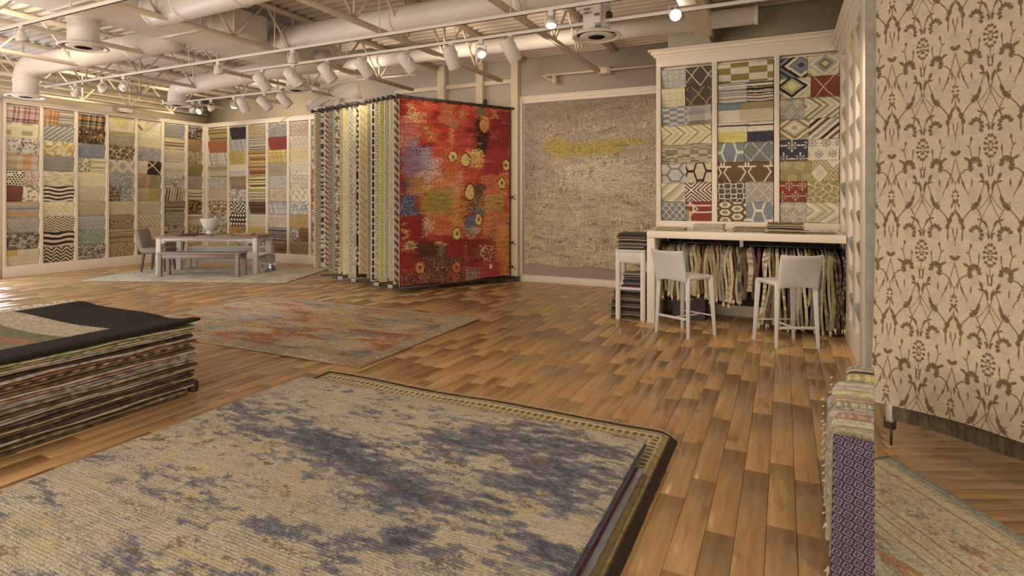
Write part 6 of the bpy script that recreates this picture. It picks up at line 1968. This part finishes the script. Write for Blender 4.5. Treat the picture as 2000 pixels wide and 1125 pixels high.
t = thing('swing_rack', 'dark steel swing rack holding the floral panel', 'rack', (FA[0], FA[1], 0), math.atan2(FD[1], FD[0]))
MB().box(-.04, 1.6, .008, .028, 3.05, 3.09).build('swing_arm', M_RACK, t, bevel=.003)
MB().box(-.03, 1.6, .045, .065, 3.03, 3.07).build('swing_arm', M_RACK, t, bevel=.003)
MB().box(1.50, 1.6, .0, .10, 0, 3.2).build('rack_post', M_RACK, t, bevel=.004)
MB().box(-.02, .04, .13, .17, .10, .17).build('lower_rail', M_RACK, t, bevel=.003)
MB().box(.00, .03, .135, .165, .17, .32).build('rail_leg', M_RACK, t, bevel=.003)
MB().box(.01, .05, .09, .13, .16, .33).build('hinge_plate', M_CHROME, t, bevel=.003)
MB().tube([(.03, .12, .01), (.03, .12, .14)], .008, 8).build('levelling_bolt', M_RACK, t)

# oriental rug on the floor of the side bay (its inner side is tucked under the runner rail)
p0 = onZ(1735, 893, .01); p1 = onZ(2000, 1055, .01)
dr = (p1 - p0)[:2]; dr /= np.linalg.norm(dr); dl = np.array([-.93, -.36]); dl = np.array([-dr[1], dr[0]]); dl = dl if dl[0] < 0 else -dl
nu, nv = 260, 420
U, V = grid(nu, nv)
Lr = 2.6
along = V * Lr - .0
# width grows from the tucked far corner
far_l = np.array([.462, 3.885]); near_l = np.array([.135, 1.30])
pr = p0[:2] + dr * along[..., None]
pl = far_l + (near_l - far_l) * V[..., None]
XY = pr * U[..., None] + pl * (1 - U[..., None])
rel = XY - p0[:2]
a = rel @ dr; b = rel @ dl                                       # metres along the long edge, metres in from it
n = fbm(a * 9, b * 9, 21, 4)
rgb = mixc((180, 150, 108), (172, 142, 100), n)
rgb = mixc(rgb, (132, 126, 104), sst(.035, .03, np.abs(b - .03))); rgb = mixc(rgb, (112, 104, 88), ((np.abs(b - .012) < .006)) * 1.0)


def sprig(cx, cy, R, c, seed):
    global rgb
    r = np.hypot(a - cx, (b - cy)); th = np.arctan2(b - cy, a - cx)
    m = (r < R * (.75 + .25 * np.cos(7 * th))) & (fbm(a * 60, b * 60, seed, 2) > .47)
    rgb = mixc(rgb, c, m * .75)


rgb = mixc(rgb, (118, 96, 74), ((np.abs(b - .155) < .005) | (np.abs(b - .43) < .005) | (np.abs(b - .075) < .004)) * .8)
rgb = mixc(rgb, (186, 160, 112), ((np.abs(b - .115) < .02) & (fr(a / .03) < .6)) * .8)
rgb = mixc(rgb, (186, 156, 100), ((np.abs(b - .545) < .03) & (fr((a + b * .5) / .04) < .55)) * .8)
rgb = mixc(rgb, (118, 96, 74), ((np.abs(b - .51) < .004) | (np.abs(b - .58) < .004)) * .8)
for k in range(26):
    sprig(.05 + k * .105, .195, .022, (172, 104, 46), k); sprig(.10 + k * .105, .47, .020, (170, 100, 48), 40 + k); sprig(.02 + k * .105, .22, .014, (110, 112, 100), 80 + k)
for k in range(11):
    sprig(.12 + k * .25, .32, .075, (150, 92, 62) if k % 2 else (122, 110, 84), 100 + k); sprig(.12 + k * .25, .32, .035, (116, 112, 104), 130 + k); sprig(.24 + k * .25, .30, .045, (118, 116, 98), 160 + k); sprig(.24 + k * .25, .38, .03, (164, 92, 52), 190 + k)
fld = b > .585
rgb = mixc(rgb, mixc((156, 142, 112), (170, 148, 108), fbm(a * 12, b * 40, 31, 4)), fld * .9)
rgb = mixc(rgb, (160, 98, 54), (fld & (fbm(a * 5, b * 18, 33, 4) > .60)) * .8); rgb = mixc(rgb, (116, 118, 102), (fld & (fbm(a * 6 + 9, b * 16, 34, 4) > .60)) * .7)
e0 = (V * Lr < .035)
rgb = mixc(rgb, (96, 80, 64), e0 * .8)
t = thing('floor_rug', 'cream oriental rug with rust flower border lying before the floral panel', 'rug', (p0[0], p0[1], .0085))
P = np.stack([XY[..., 0] - p0[0], XY[..., 1] - p0[1], .012 + .003 * fbm(a * 6, b * 6, 35, 2)], -1)
cloth('rug_pile', P, finish(rgb, a, b, 953, .2, .006), (0, 0, -.009), M_PILE2, t, recenter=False, edge=(130, 116, 92))
